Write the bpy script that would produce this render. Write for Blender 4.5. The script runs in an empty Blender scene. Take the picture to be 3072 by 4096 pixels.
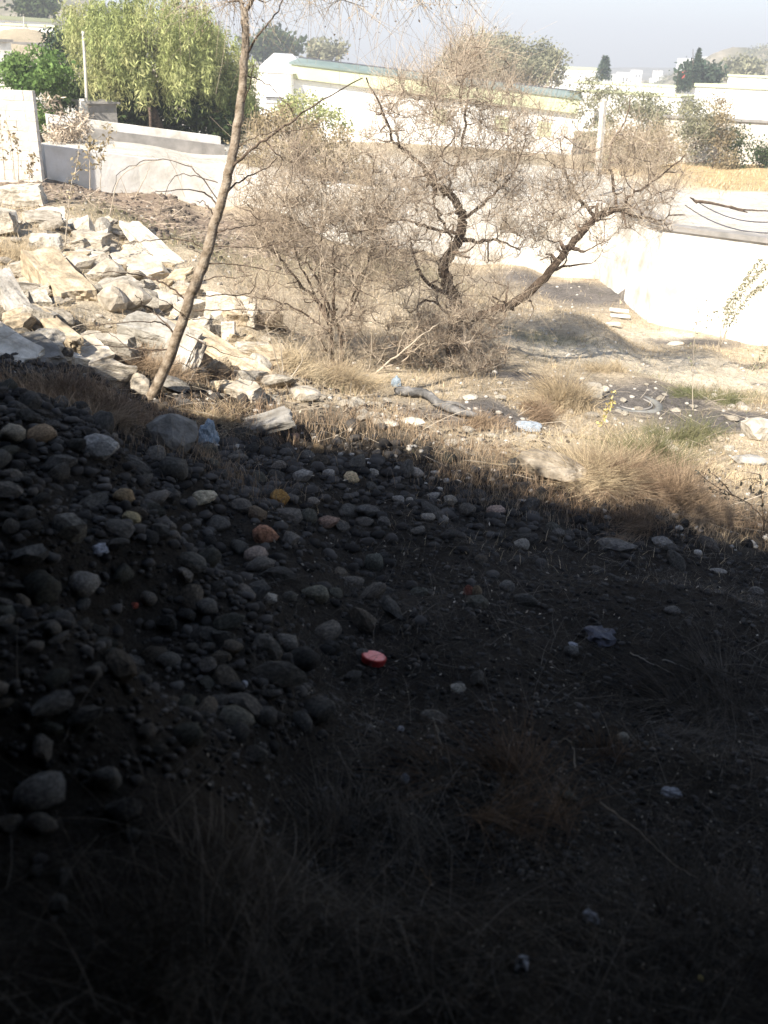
import bpy, bmesh, math, random
import numpy as np
from mathutils import Vector, Matrix, noise as mnoise
random.seed(7); rng = np.random.default_rng(7)
SC = bpy.context.scene; COL = SC.collection

# ------------------------------------------------------------ camera
F = 3753.; TH = math.radians(25.7); RO = math.radians(2.5)
CAM = np.array([0, 0, 4.0])
_f = np.array([0, math.cos(TH), -math.sin(TH)]); _r0 = np.array([1., 0, 0]); _u0 = np.array([0, math.sin(TH), math.cos(TH)])
_R = math.cos(RO)*_r0 + math.sin(RO)*_u0; _U = -math.sin(RO)*_r0 + math.cos(RO)*_u0
cd = bpy.data.cameras.new('camera'); cam = bpy.data.objects.new('camera', cd); COL.objects.link(cam)
cd.sensor_fit = 'VERTICAL'; cd.sensor_height = 36; cd.lens = F/4096*36; cd.clip_start = .05; cd.clip_end = 8000
cam.matrix_world = Matrix(((_R[0], _U[0], -_f[0], 0), (_R[1], _U[1], -_f[1], 0), (_R[2], _U[2], -_f[2], 4.0), (0, 0, 0, 1)))
cd.dof.use_dof = True; cd.dof.focus_distance = 12.; cd.dof.aperture_fstop = 2.2
SC.camera = cam
# ------------------------------------------------------------ light
SUN = np.array([.50, .75, -.85]); SUN /= np.linalg.norm(SUN)        # the way the light travels
el = math.asin(-SUN[2]); az = math.atan2(-SUN[0], -SUN[1])
w = bpy.data.worlds.new('World'); SC.world = w; w.use_nodes = True
nt = w.node_tree; nt.nodes.clear()
sky = nt.nodes.new('ShaderNodeTexSky'); sky.sky_type = 'NISHITA'; sky.sun_disc = False
sky.sun_elevation = el; sky.sun_rotation = az; sky.air_density = 1.0; sky.dust_density = .5; sky.ozone_density = 2.5; sky.altitude = 100
bg = nt.nodes.new('ShaderNodeBackground'); bg.inputs[1].default_value = .076
wo = nt.nodes.new('ShaderNodeOutputWorld'); nt.links.new(sky.outputs[0], bg.inputs[0]); nt.links.new(bg.outputs[0], wo.inputs[0])
sl = bpy.data.lights.new('sun', 'SUN'); sl.energy = 5.0; sl.angle = math.radians(.55); sl.color = (1, .93, .82)
so = bpy.data.objects.new('sun', sl); COL.objects.link(so); so.rotation_euler = Vector(SUN).to_track_quat('-Z', 'Y').to_euler(); so.location = (-20, -30, 40)
SC.view_settings.view_transform = 'Standard'; SC.view_settings.look = 'None'; SC.view_settings.gamma = 1
SC.view_settings.use_curve_mapping = False; SC.view_settings.exposure = 1.6
SC.render.engine = 'CYCLES'

# ------------------------------------------------------------ helpers: places
def ray(px, py):
    d = _f + (px-1536)/F*_R - (py-2048)/F*_U
    return d/np.linalg.norm(d)
def Zp(px, py, z):
    d = ray(px, py); return CAM + d*(z-4.0)/d[2]
def P(px, py, Y):
    d = ray(px, py); return CAM + d*(Y/d[1])
# wall line along the far side of the low ground (foot of the wall), left to right
WALL = [Zp(-1500, 600, 1.6)[:2], Zp(-300, 700, 1.2)[:2], Zp(190, 735, 1.1)[:2], Zp(560, 775, .8)[:2], Zp(950, 830, .4)[:2], Zp(1500, 1000, -.3)[:2],
        Zp(2000, 1060, -.7)[:2], Zp(2400, 1130, -1)[:2], Zp(2600, 1300, -1)[:2], Zp(3072, 1400, -1)[:2], Zp(4300, 1700, -1)[:2]]
WALL = np.array(WALL)
WX, WY = WALL[:, 0], WALL[:, 1]
def seg_side(x, y):
    """signed distance to the wall line; positive beyond it"""
    x = np.asarray(x, float); y = np.asarray(y, float)
    best = np.full(x.shape, 1e9); sgn = np.ones(x.shape)
    pts = np.vstack([WALL[0]+(WALL[0]-WALL[1])*200, WALL[1:-1], WALL[-1]+(WALL[-1]-WALL[-2])*200])
    for a, b in zip(pts[:-1], pts[1:]):
        d = b-a; L2 = d@d
        t = np.clip(((x-a[0])*d[0]+(y-a[1])*d[1])/L2, 0, 1)
        dx = x-(a[0]+t*d[0]); dy = y-(a[1]+t*d[1]); dd = np.hypot(dx, dy)
        s = np.sign(d[0]*(y-a[1])-d[1]*(x-a[0]))
        m = dd < best-1e-9
        best = np.where(m, dd, best); sgn = np.where(m, s, sgn)
    return best*sgn
inner = [(0,4096,1.8),(1536,4096,1.55),(3072,4096,1.35),(1536,3300,1.2),(2800,3300,1.05),(300,3300,1.75),(1536,2650,1.0),(2800,2650,.85),(700,2650,1.35),(100,2650,1.9),
    (0,2000,2.0),(400,2100,1.75),(0,1620,2.05),(300,1720,1.9),(620,1900,1.45),(900,2200,1.15),(1100,1900,1.0),(1500,2200,.8),(0,1450,1.7),(250,1560,1.6),
    (600,1600,1.0),(900,1700,1.0),(1300,1740,.8),(2000,2000,.6),(2500,2080,.5),(3072,2150,.4),(2300,1850,.5),
    (1000,1500,.7),(1350,1480,.25),(1810,1400,0),(1800,1600,.35),(2250,1650,.1),(2600,1620,-.1),(3000,1750,0),
    (2300,1350,-.4),(2620,1320,-.95),(3072,1420,-.95),(2800,1500,-.6),(2300,1150,-.9),(2000,1100,-.65),(1500,1050,-.25),(1500,1250,-.1),
    (150,1250,1.5),(300,1100,1.45),(500,1400,1.15),(800,1300,.7),(650,1050,.9),(0,900,1.5),(300,850,1.3),(0,740,1.2),(600,830,.8),(900,900,.4),(1100,1100,.3)]
IP = np.array([Zp(*a) for a in inner])
IP = np.vstack([IP, [[-8, 3, 2.2], [-8, -4, 2.2], [0, -6, 1.9], [8, -4, 1.6], [8, 4, .9], [-14, 10, 1.9], [12, 12, -.2], [-20, 25, 1.8], [0, -1, 1.7], [25, 16, -1]]])
OP = [[-14, 24, 2.0], [-8, 25.5, 1.7], [-4, 27.5, 1.3]]
OP += [list(Zp(*a)) for a in [(3072,1000,1.15),(2420,930,1.0),(2000,850,.9),(1500,800,.9),(3072,820,.7),(2700,780,.6),(2200,740,.5),(3072,700,.1),(2900,640,-.1),(2280,610,-1.),(1600,640,-.8),
      (1150,540,-1.),(3072,600,-.6),(2600,560,-1.)]]
OP += [[-11,34,1.2],[-20,45,2.0],[-34,80,4.2],[-45,110,6.5],[-20,100,1.5],[0,110,-1],[40,120,-1.5],[80,60,-1.5],[-60,60,5],[200,300,-3],[0,400,-3],[-150,300,6],[0,1500,-3],[1500,1500,-3],[-1500,1500,0],[700,200,-3],[-700,200,8]]
OP = np.array(OP)
def warp(x, y):
    r = np.hypot(x, y); k = 1/(1+r/12.)
    return x*k, y*k
def idw(x, y, pts):
    wx, wy = warp(x, y); qx, qy = warp(pts[:, 0], pts[:, 1])
    num = 0.; den = 0.
    for i in range(len(pts)):
        ww = 1/((wx-qx[i])**2+(wy-qy[i])**2+.012)**2
        num = num+ww*pts[i, 2]; den = den+ww
    return num/den
def vnoise(x, y, s, seed=0):
    """cheap smooth value noise, vectorised"""
    x = np.asarray(x, float)/s+seed*17.3; y = np.asarray(y, float)/s+seed*9.1
    xi = np.floor(x).astype(np.int64); yi = np.floor(y).astype(np.int64); fx = x-xi; fy = y-yi
    fx = fx*fx*(3-2*fx); fy = fy*fy*(3-2*fy)
    def h(a, b):
        n = (a*374761393+b*668265263+seed*144269) & 0x7fffffff
        n = ((n ^ (n >> 13))*1274126177) & 0x7fffffff
        return ((n ^ (n >> 16)) & 0xffff)/65535.
    return (h(xi, yi)*(1-fx)+h(xi+1, yi)*fx)*(1-fy)+(h(xi, yi+1)*(1-fx)+h(xi+1, yi+1)*fx)*fy
def fbm(x, y, s, seed=0, o=4):
    v = 0; a = .5
    for i in range(o):
        v = v+a*(vnoise(x, y, s, seed+i)-.5)*2; s *= .5; a *= .5
    return v
def hgt(x, y):
    x = np.asarray(x, float); y = np.asarray(y, float)
    sd = seg_side(x, y)
    hi = idw(x, y, IP)+.10*fbm(x, y, 1.6, 3)+.035*fbm(x, y, .35, 8)
    ho = idw(x, y, OP)+.06*fbm(x, y, 4., 5)
    return np.where(sd > .14, ho, hi)
def G(px, py, lift=0.):
    """the ground under a line of sight"""
    d = ray(px, py)
    t = np.concatenate([np.arange(1.2, 30, .05), np.arange(30, 160, .4)])
    q = CAM[None]+d[None]*t[:, None]
    below = q[:, 2] < hgt(q[:, 0], q[:, 1])
    i = int(np.argmax(below)) if below.any() else len(t)-1
    r = q[i].copy(); r[2] = float(hgt(r[0], r[1]))+lift
    return r
def gz(x, y): return float(hgt(np.array([x]), np.array([y]))[0])

# ------------------------------------------------------------ helpers: objects
def tag(o, label=None, cat=None, group=None, kind=None):
    if label: o['label'] = label
    if cat: o['category'] = cat
    if group: o['group'] = group
    if kind: o['kind'] = kind
    return o
def empty(name, loc, label, cat, group=None, rz=0):
    o = bpy.data.objects.new(name, None); COL.objects.link(o); o.location = Vector([float(v) for v in loc]); o.rotation_euler.z = rz
    o.empty_display_size = .1
    return tag(o, label, cat, group)
def link(name, me, parent=None, mat=None, world=True):
    o = bpy.data.objects.new(name, me); COL.objects.link(o)
    if mat: me.materials.clear(); me.materials.append(mat)
    if parent:
        o.parent = parent
        if world: o.matrix_parent_inverse = Matrix.LocRotScale(parent.location, parent.rotation_euler, None).inverted()
    return o
class MB:
    def __init__(s): s.v = []; s.q = []; s.t = []; s.n = 0
    def add(s, v, q=None, t=None):
        v = np.asarray(v, float).reshape(-1, 3)
        if q is not None and len(q): s.q.append(np.asarray(q, np.int64).reshape(-1, 4)+s.n)
        if t is not None and len(t): s.t.append(np.asarray(t, np.int64).reshape(-1, 3)+s.n)
        s.v.append(v); s.n += len(v)
    def mesh(s, name, smooth=True):
        me = bpy.data.meshes.new(name)
        v = np.concatenate(s.v); q = np.concatenate(s.q) if s.q else np.zeros((0, 4), int); t = np.concatenate(s.t) if s.t else np.zeros((0, 3), int)
        me.vertices.add(len(v)); me.vertices.foreach_set('co', v.astype(np.float32).ravel())
        me.loops.add(len(q)*4+len(t)*3); me.loops.foreach_set('vertex_index', np.concatenate([q.ravel(), t.ravel()]).astype(np.int32))
        me.polygons.add(len(q)+len(t))
        st = np.concatenate([np.arange(len(q))*4, len(q)*4+np.arange(len(t))*3])
        me.polygons.foreach_set('loop_start', st.astype(np.int32))
        me.polygons.foreach_set('use_smooth', np.full(len(q)+len(t), smooth))
        me.update(calc_edges=True); return me
    def build(s, name, mat, parent=None, smooth=True, world=True):
        return link(name, s.mesh(name, smooth), parent, mat, world)
    def tubes(s, Pt, Rd, k=3):
        """Pt (T,K,3), Rd (T,K)"""
        T, K, _ = Pt.shape
        tan = np.gradient(Pt, axis=1); tan /= np.linalg.norm(tan, axis=2, keepdims=True)+1e-9
        ref = np.where(np.abs(tan[:, :1, 2:3]) > .8, np.array([1., 0, 0]), np.array([0, 0, 1.]))
        a = np.cross(tan, np.broadcast_to(ref, tan.shape)); a /= np.linalg.norm(a, axis=2, keepdims=True)+1e-9
        b = np.cross(tan, a)
        ang = np.arange(k)*2*math.pi/k
        ring = Pt[:, :, None]+Rd[:, :, None, None]*(np.cos(ang)[None, None, :, None]*a[:, :, None]+np.sin(ang)[None, None, :, None]*b[:, :, None])
        idx = np.arange(T*K*k).reshape(T, K, k)
        q = np.stack([idx[:, :-1], np.roll(idx[:, :-1], -1, 2), np.roll(idx[:, 1:], -1, 2), idx[:, 1:]], -1).reshape(-1, 4)
        s.add(ring.reshape(-1, 3), q)
    def tube(s, pts, rad, k=6): s.tubes(np.asarray(pts, float)[None], np.asarray(rad, float)[None], k)
    def box(s, c, d, rz=0, M=None):
        x, y, z = [v/2 for v in d]
        v = np.array([(a, b, e) for e in (-z, z) for a, b in ((-x, -y), (x, -y), (x, y), (-x, y))])
        if rz: cs, sn = math.cos(rz), math.sin(rz); v = np.stack([v[:, 0]*cs-v[:, 1]*sn, v[:, 0]*sn+v[:, 1]*cs, v[:, 2]], 1)
        s.add(v+np.asarray(c), [(0, 3, 2, 1), (4, 5, 6, 7), (0, 1, 5, 4), (1, 2, 6, 5), (2, 3, 7, 6), (3, 0, 4, 7)])
    def leaves(s, pos, size, drop=0., long=1.8):
        size = np.asarray(size, float)
        n = len(pos); a = rng.normal(size=(n, 3)); a[:, 2] -= drop; a /= np.linalg.norm(a, axis=1)[:, None]
        b = np.cross(a, rng.normal(size=(n, 3))); b /= np.linalg.norm(b, axis=1)[:, None]+1e-9
        sz = (size*rng.uniform(.6, 1.4, n))[:, None]
        v = np.stack([pos, pos+a*sz*long*.5+b*sz*.5, pos+a*sz*long, pos+a*sz*long*.5-b*sz*.5], 1)
        s.add(v.reshape(-1, 3), np.arange(n*4).reshape(-1, 4))
    def blades(s, base, h, wd, lean=.35, wind=(0, 0)):
        n = len(base); th = rng.uniform(0, 2*math.pi, n); l = rng.uniform(.1, 1, n)*lean
        d = np.stack([np.cos(th)*l+wind[0], np.sin(th)*l+wind[1], np.ones(n)], 1); d /= np.linalg.norm(d, axis=1)[:, None]
        e = d.copy(); e[:, :2] *= 2.6; e /= np.linalg.norm(e, axis=1)[:, None]
        ph = rng.uniform(0, 2*math.pi, n); sd = np.stack([np.cos(ph), np.sin(ph), np.zeros(n)], 1)*np.asarray(wd).reshape(-1, 1)*.5
        hh = np.asarray(h).reshape(-1, 1)
        m = base+d*hh*.5; t = m+e*hh*.55
        v = np.stack([base-sd, base+sd, m+sd*.75, m-sd*.75, t], 1).reshape(-1, 3)
        i = np.arange(n)[:, None]*5
        s.add(v, i+np.array([0, 1, 2, 3]), i+np.array([3, 2, 4]))
def smooth(pts, n=6, jit=0.):
    p = np.asarray(pts, float); p = np.vstack([2*p[0]-p[1], p, 2*p[-1]-p[-2]]); out = []
    for i in range(1, len(p)-2):
        for t in np.arange(n)/n:
            out.append(.5*((2*p[i])+(-p[i-1]+p[i+1])*t+(2*p[i-1]-5*p[i]+4*p[i+1]-p[i+2])*t*t+(-p[i-1]+3*p[i]-3*p[i+1]+p[i+2])*t**3))
    out.append(p[-2]); out = np.array(out)
    if jit: out[1:-1] += rng.normal(size=out[1:-1].shape)*jit
    return out

# ------------------------------------------------------------ materials
def mat(name, cols, rough=.9, scale=3., bump=.3, bscale=30., island=0., objrand=0., tint=False, spec=.08, detail=8, attr=None, trans=0.):
    """cols: 2..4 base colours mixed by noise; island/objrand: brightness spread between leaves or stones"""
    m = bpy.data.materials.new(name); m.use_nodes = True; N = m.node_tree.nodes; L = m.node_tree.links
    b = N['Principled BSDF']; b.inputs['Roughness'].default_value = rough; b.inputs['Specular IOR Level'].default_value = spec
    tc = N.new('ShaderNodeTexCoord'); nz = N.new('ShaderNodeTexNoise'); nz.inputs['Scale'].default_value = scale; nz.inputs['Detail'].default_value = detail; nz.inputs['Roughness'].default_value = .62
    L.new(tc.outputs['Object'], nz.inputs['Vector'])
    r = N.new('ShaderNodeValToRGB'); L.new(nz.outputs['Fac'], r.inputs['Fac'])
    e = r.color_ramp.elements
    while len(e) < len(cols): e.new(.5)
    for i, c in enumerate(cols): e[i].position = .34+.32*i/(len(cols)-1); e[i].color = (*c, 1)
    out = r.outputs['Color']
    def mul(val_socket, lo, hi, inp):
        mr = N.new('ShaderNodeMapRange'); mr.inputs['To Min'].default_value = lo; mr.inputs['To Max'].default_value = hi; L.new(val_socket, mr.inputs['Value'])
        mx = N.new('ShaderNodeMix'); mx.data_type = 'RGBA'; mx.blend_type = 'MULTIPLY'; mx.inputs['Factor'].default_value = 1
        L.new(inp, mx.inputs['A']); L.new(mr.outputs['Result'], mx.inputs['B']); return mx.outputs['Result']
    if island:
        g = N.new('ShaderNodeNewGeometry'); out = mul(g.outputs['Random Per Island'], 1-island, 1+island, out)
    if objrand or tint: oi = N.new('ShaderNodeObjectInfo')
    if objrand: out = mul(oi.outputs['Random'], 1-objrand, 1+objrand, out)
    if tint:
        mx = N.new('ShaderNodeMix'); mx.data_type = 'RGBA'; mx.blend_type = 'MULTIPLY'; mx.inputs['Factor'].default_value = 1
        L.new(out, mx.inputs['A']); L.new(oi.outputs['Color'], mx.inputs['B']); out = mx.outputs['Result']
    L.new(out, b.inputs['Base Color'])
    if bump:
        n2 = N.new('ShaderNodeTexNoise'); n2.inputs['Scale'].default_value = bscale; n2.inputs['Detail'].default_value = 6; L.new(tc.outputs['Object'], n2.inputs['Vector'])
        bp = N.new('ShaderNodeBump'); bp.inputs['Strength'].default_value = bump; bp.inputs['Distance'].default_value = .02; L.new(n2.outputs['Fac'], bp.inputs['Height']); L.new(bp.outputs['Normal'], b.inputs['Normal'])
    if trans:
        tl = N.new('ShaderNodeBsdfTranslucent'); L.new(out, tl.inputs['Color']); ms = N.new('ShaderNodeMixShader'); ms.inputs[0].default_value = trans
        L.new(b.outputs[0], ms.inputs[1]); L.new(tl.outputs[0], ms.inputs[2]); L.new(ms.outputs[0], N['Material Output'].inputs['Surface'])
    return m
M = dict(
 bark=mat('bark', [(.10,.075,.05),(.24,.19,.14),(.33,.28,.22)], scale=14, bump=.6, bscale=60),
 darkbark=mat('dark_bark', [(.035,.026,.02),(.09,.065,.048),(.16,.12,.09)], scale=16, bump=.6, bscale=60),
 midbark=mat('mid_bark', [(.07,.05,.038),(.18,.135,.10)], island=.4, bump=0),
 twig=mat('twig', [(.28,.22,.165),(.50,.42,.32)], island=.5, bump=0),
 paletwig=mat('pale_twig', [(.30,.25,.19),(.46,.40,.32)], island=.3, bump=0),
 fuzz=mat('dry_sprig', [(.46,.36,.26),(.60,.50,.38)], island=.4, bump=0, scale=1.2, trans=.25),
 shade_rust=mat('shade_rusty_straw', [(.09,.055,.035),(.23,.15,.09)], island=.5, bump=0, scale=1.5),  # rusty straw copy darkened for tufts in the foreground shade
 straw=mat('straw', [(.38,.295,.19),(.56,.46,.31)], island=.45, bump=0, scale=1.5, trans=.25),
 rust=mat('rusty_straw', [(.20,.135,.09),(.42,.32,.215)], island=.5, bump=0, scale=1.5, trans=.2),
 deadgrass=mat('dead_grass', [(.065,.055,.046),(.18,.152,.122)], island=.6, bump=0, scale=1.),  # colour lowered so the shaded foreground reads darker
 greengrass=mat('olive_grass', [(.13,.14,.07),(.24,.22,.12)], island=.4, bump=0, scale=1.5, trans=.2),
 willow=mat('willow_leaf', [(.19,.225,.085),(.32,.345,.14),(.46,.44,.22)], island=.35, bump=0, scale=.5, trans=.35),
 bright=mat('bright_leaf', [(.08,.14,.04),(.18,.26,.08)], island=.4, bump=0, scale=.9, trans=.35),
 darkleaf=mat('dark_leaf', [(.03,.05,.02),(.07,.09,.035)], island=.4, bump=0, scale=.9, trans=.2),
 olive=mat('olive_leaf', [(.16,.165,.10),(.28,.265,.17)], island=.35, bump=0, scale=.7, trans=.25),
 drybush=mat('dry_bush_leaf', [(.22,.17,.10),(.34,.28,.17)], island=.35, bump=0, scale=.7, trans=.25),
 conifer=mat('conifer_needle', [(.025,.045,.03),(.06,.08,.05)], island=.35, bump=0),
 stone=mat('cobble_stone', [(.055,.049,.043),(.11,.10,.088),(.20,.18,.155)], scale=5, bump=.7, bscale=20, objrand=.35, tint=True),
 dullstone=mat('small_stone', [(.026,.023,.021),(.07,.063,.056)], scale=4, bump=.3, bscale=40, island=.6),  # this and the cobble colour lowered to deepen the foreground shade
 concrete=mat('broken_concrete', [(.22,.20,.17),(.39,.36,.315),(.55,.52,.475)], scale=5, bump=.9, bscale=22, objrand=.14, tint=True),
 whitewash=mat('whitewashed_wall', [(.42,.38,.32),(.62,.59,.53),(.74,.72,.68)], scale=1.6, bump=.3, bscale=9),
 blockwall=mat('concrete_block', [(.42,.385,.33),(.54,.50,.44),(.62,.58,.52)], scale=3, bump=.5, bscale=25, objrand=.05),
 palewall=mat('pale_render', [(.50,.47,.41),(.63,.60,.55),(.72,.70,.66)], scale=1.3, bump=.4, bscale=12),
 burnt=mat('burnt_clod', [(.07,.055,.045),(.20,.16,.125)], island=.7, scale=4, bump=.4),
 greyband=mat('grey_cement', [(.19,.18,.165),(.30,.28,.26)], scale=3, bump=.4),
 shade_dark=mat('shade_dark_concrete', [(.025,.024,.023),(.045,.043,.04)], scale=1.5, bump=.4),  # kept dark so the unseen underpass bounces little light into the shade
 hallwall=mat('white_hall_wall', [(.80,.79,.76),(.86,.86,.84)], scale=.4, bump=.05),
 fascia=mat('cream_fascia', [(.47,.50,.30),(.56,.58,.38)], scale=.3, bump=.05),
 roofgreen=mat('green_roof_sheet', [(.13,.17,.155),(.20,.245,.225)], scale=.5, bump=.1, rough=.6),
 window=mat('dark_window', [(.12,.12,.13),(.2,.2,.2)], rough=.3, bump=0),
 post=mat('weathered_post', [(.42,.39,.34),(.55,.52,.46)], scale=8, bump=.3),
 red=mat('red_plastic', [(.30,.02,.018),(.42,.04,.035)], rough=.45, bump=.05),
 redtop=mat('pale_red_plastic', [(.72,.22,.19),(.85,.38,.33)], scale=18, rough=.5, bump=.05),
 bluebag=mat('blue_grey_plastic_bag', [(.10,.14,.19),(.22,.27,.31),(.4,.43,.46)], rough=.35, scale=7, bump=.5, bscale=20),
 greybag=mat('grey_plastic', [(.22,.25,.28),(.36,.40,.44)], rough=.4, scale=5, bump=.4),
 paper=mat('dirty_white_litter', [(.12,.12,.13),(.42,.42,.44)], rough=.7, bump=.3, objrand=.2),
 slate=mat('dark_plastic_sheet', [(.04,.04,.05),(.09,.09,.11)], rough=.45, bump=.3),
 tarp=mat('worn_grey_rubber', [(.12,.12,.115),(.22,.215,.20)], rough=.75, scale=5, bump=.5),
 log=mat('grey_weathered_wood', [(.05,.048,.046),(.12,.115,.11),(.22,.21,.20)], scale=8, bump=.6, bscale=35),
 pod=mat('dark_pod', [(.035,.035,.03),(.07,.07,.055)], rough=.6, bump=.2),
 yellowleaf=mat('yellow_leaf', [(.50,.38,.12),(.60,.50,.2)], island=.3, bump=0, trans=.3),
 redroof=mat('red_cloth', [(.5,.08,.07),(.55,.12,.1)], bump=0),
)

# ------------------------------------------------------------ ground
def blob(x, y, c, rx, ry, rot=0.):
    dx = x-c[0]; dy = y-c[1]; cs, sn = math.cos(rot), math.sin(rot)
    return np.exp(-(((dx*cs+dy*sn)/rx)**2+((-dx*sn+dy*cs)/ry)**2))
ASH = [(G(2280,1180),1.9,1.6),(G(2560,1610),1.2,.7),(G(1950,1660),.9,.5),(G(2900,1690),.8,.4),(G(2780,1370),.9,.35),(G(2150,1500),1.0,.35)]
BROWN = [(G(150,760),4,2.2),(G(500,830),4.5,2.5),(G(750,900),3,2)]
PALE = [(G(2300,1420),1.8,.8),(G(2700,1500),1.6,.6),(G(3000,1500),1.6,.9),(G(2620,1350),1,.7),(G(200,1150),1.2,1.4),(G(700,1250),1.2,1.2)]
GREENISH = [(G(750,960),2.2,1.6),(G(2870,1580),1.0,.6),(G(2150,1360),1.0,.5),(G(1560,1080),1.5,1.)]
def zones(x, y):
    near = np.clip((9.4-y-.25*x-(.9*fbm(x, y, 1.2, 2)))/1.2, 0, 1)  # mask of the foreground zone whose soil is darkened as shade
    ash = sum(blob(x, y, c, a, b, .1) for c, a, b in ASH); ash = np.clip(ash*1.5+fbm(x, y, .8, 4)*.5, 0, 1)*(ash > .15)
    br = np.clip(sum(blob(x, y, c, a, b) for c, a, b in BROWN), 0, 1)
    pl = np.clip(sum(blob(x, y, c, a, b) for c, a, b in PALE)*1.2+.2*fbm(x, y, 1., 6), 0, 1)
    gr = np.clip(sum(blob(x, y, c, a, b) for c, a, b in GREENISH), 0, 1)
    return near, ash, br, pl, gr
def make_ground():
    def axis(n, s, mx, a=1.):
        u = np.linspace(-1, 1, n); k = math.asinh(mx/s); return np.sinh(u*k)*s
    X = axis(420, 5., 1600); Y0 = np.concatenate([np.linspace(-14, 1, 22)[:-1], np.linspace(1, 34, 400)[:-1], 34*np.exp(np.linspace(0, math.log(1900/34), 110))])
    gx, gy = np.meshgrid(X, Y0); z = hgt(gx, gy)
    nx, ny = len(X), len(Y0)
    mb = MB(); idx = np.arange(nx*ny).reshape(ny, nx)
    mb.add(np.stack([gx, gy, z], -1), np.stack([idx[:-1, :-1], idx[:-1, 1:], idx[1:, 1:], idx[1:, :-1]], -1).reshape(-1, 4))
    me = mb.mesh('ground')
    x, y = gx.ravel(), gy.ravel(); sd = seg_side(x, y)
    near, ash, br, pl, gr = zones(x, y)
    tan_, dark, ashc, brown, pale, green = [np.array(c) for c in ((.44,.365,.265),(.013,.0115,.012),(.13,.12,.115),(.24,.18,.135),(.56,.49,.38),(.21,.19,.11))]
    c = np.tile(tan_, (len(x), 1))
    for wt, cc in ((gr, green), (br, brown), (pl, pale), (ash, ashc), (near, dark)): c = c*(1-wt[:, None]*.92)+cc*wt[:, None]*.92  # foreground soil painted almost black to deepen the shade there
    road = np.array((.55,.51,.44)); field = np.array((.46,.34,.18)); far = np.array((.36,.30,.21))
    fieldw = np.clip((np.hypot(x-14, (y-38)*.9)-0)/1., 0, 99)
    fw = np.clip((y-31-.0*x+2.*fbm(x, y, 5, 3))/3, 0, 1)*np.clip((x-7)/4, 0, 1)
    fr = np.clip((y-52)/6, 0, 1)
    oc = road[None]*(1-fw[:, None])+field*fw[:, None]; oc = oc*(1-fr[:, None])+far*fr[:, None]
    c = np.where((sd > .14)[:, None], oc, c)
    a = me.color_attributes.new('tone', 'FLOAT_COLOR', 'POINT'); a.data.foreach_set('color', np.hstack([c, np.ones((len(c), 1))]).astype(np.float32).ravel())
    m = bpy.data.materials.new('ground_soil'); m.use_nodes = True; N = m.node_tree.nodes; L = m.node_tree.links; b = N['Principled BSDF']
    b.inputs['Roughness'].default_value = 1; b.inputs['Specular IOR Level'].default_value = 0
    at = N.new('ShaderNodeAttribute'); at.attribute_name = 'tone'; tc = N.new('ShaderNodeTexCoord')
    prev = at.outputs['Color']
    for sc_, lo, hi in ((1.3, .72, 1.25), (9., .68, 1.35), (60., .6, 1.45)):
        nz = N.new('ShaderNodeTexNoise'); nz.inputs['Scale'].default_value = sc_; nz.inputs['Detail'].default_value = 7; nz.inputs['Roughness'].default_value = .65; L.new(tc.outputs['Object'], nz.inputs['Vector'])
        mr = N.new('ShaderNodeMapRange'); mr.inputs['From Min'].default_value = .3; mr.inputs['From Max'].default_value = .7; mr.inputs['To Min'].default_value = lo; mr.inputs['To Max'].default_value = hi; L.new(nz.outputs['Fac'], mr.inputs['Value'])
        mx = N.new('ShaderNodeMix'); mx.data_type = 'RGBA'; mx.blend_type = 'MULTIPLY'; mx.inputs['Factor'].default_value = 1; L.new(prev, mx.inputs['A']); L.new(mr.outputs['Result'], mx.inputs['B']); prev = mx.outputs['Result']
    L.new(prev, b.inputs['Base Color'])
    bp = N.new('ShaderNodeBump'); bp.inputs['Strength'].default_value = 1.; bp.inputs['Distance'].default_value = .07
    nz = N.new('ShaderNodeTexNoise'); nz.inputs['Scale'].default_value = 22; nz.inputs['Detail'].default_value = 9; nz.inputs['Roughness'].default_value = .7; L.new(tc.outputs['Object'], nz.inputs['Vector'])
    L.new(nz.outputs['Fac'], bp.inputs['Height']); L.new(bp.outputs['Normal'], b.inputs['Normal'])
    link('ground', me, None, m)['kind'] = 'structure'
make_ground()

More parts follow.
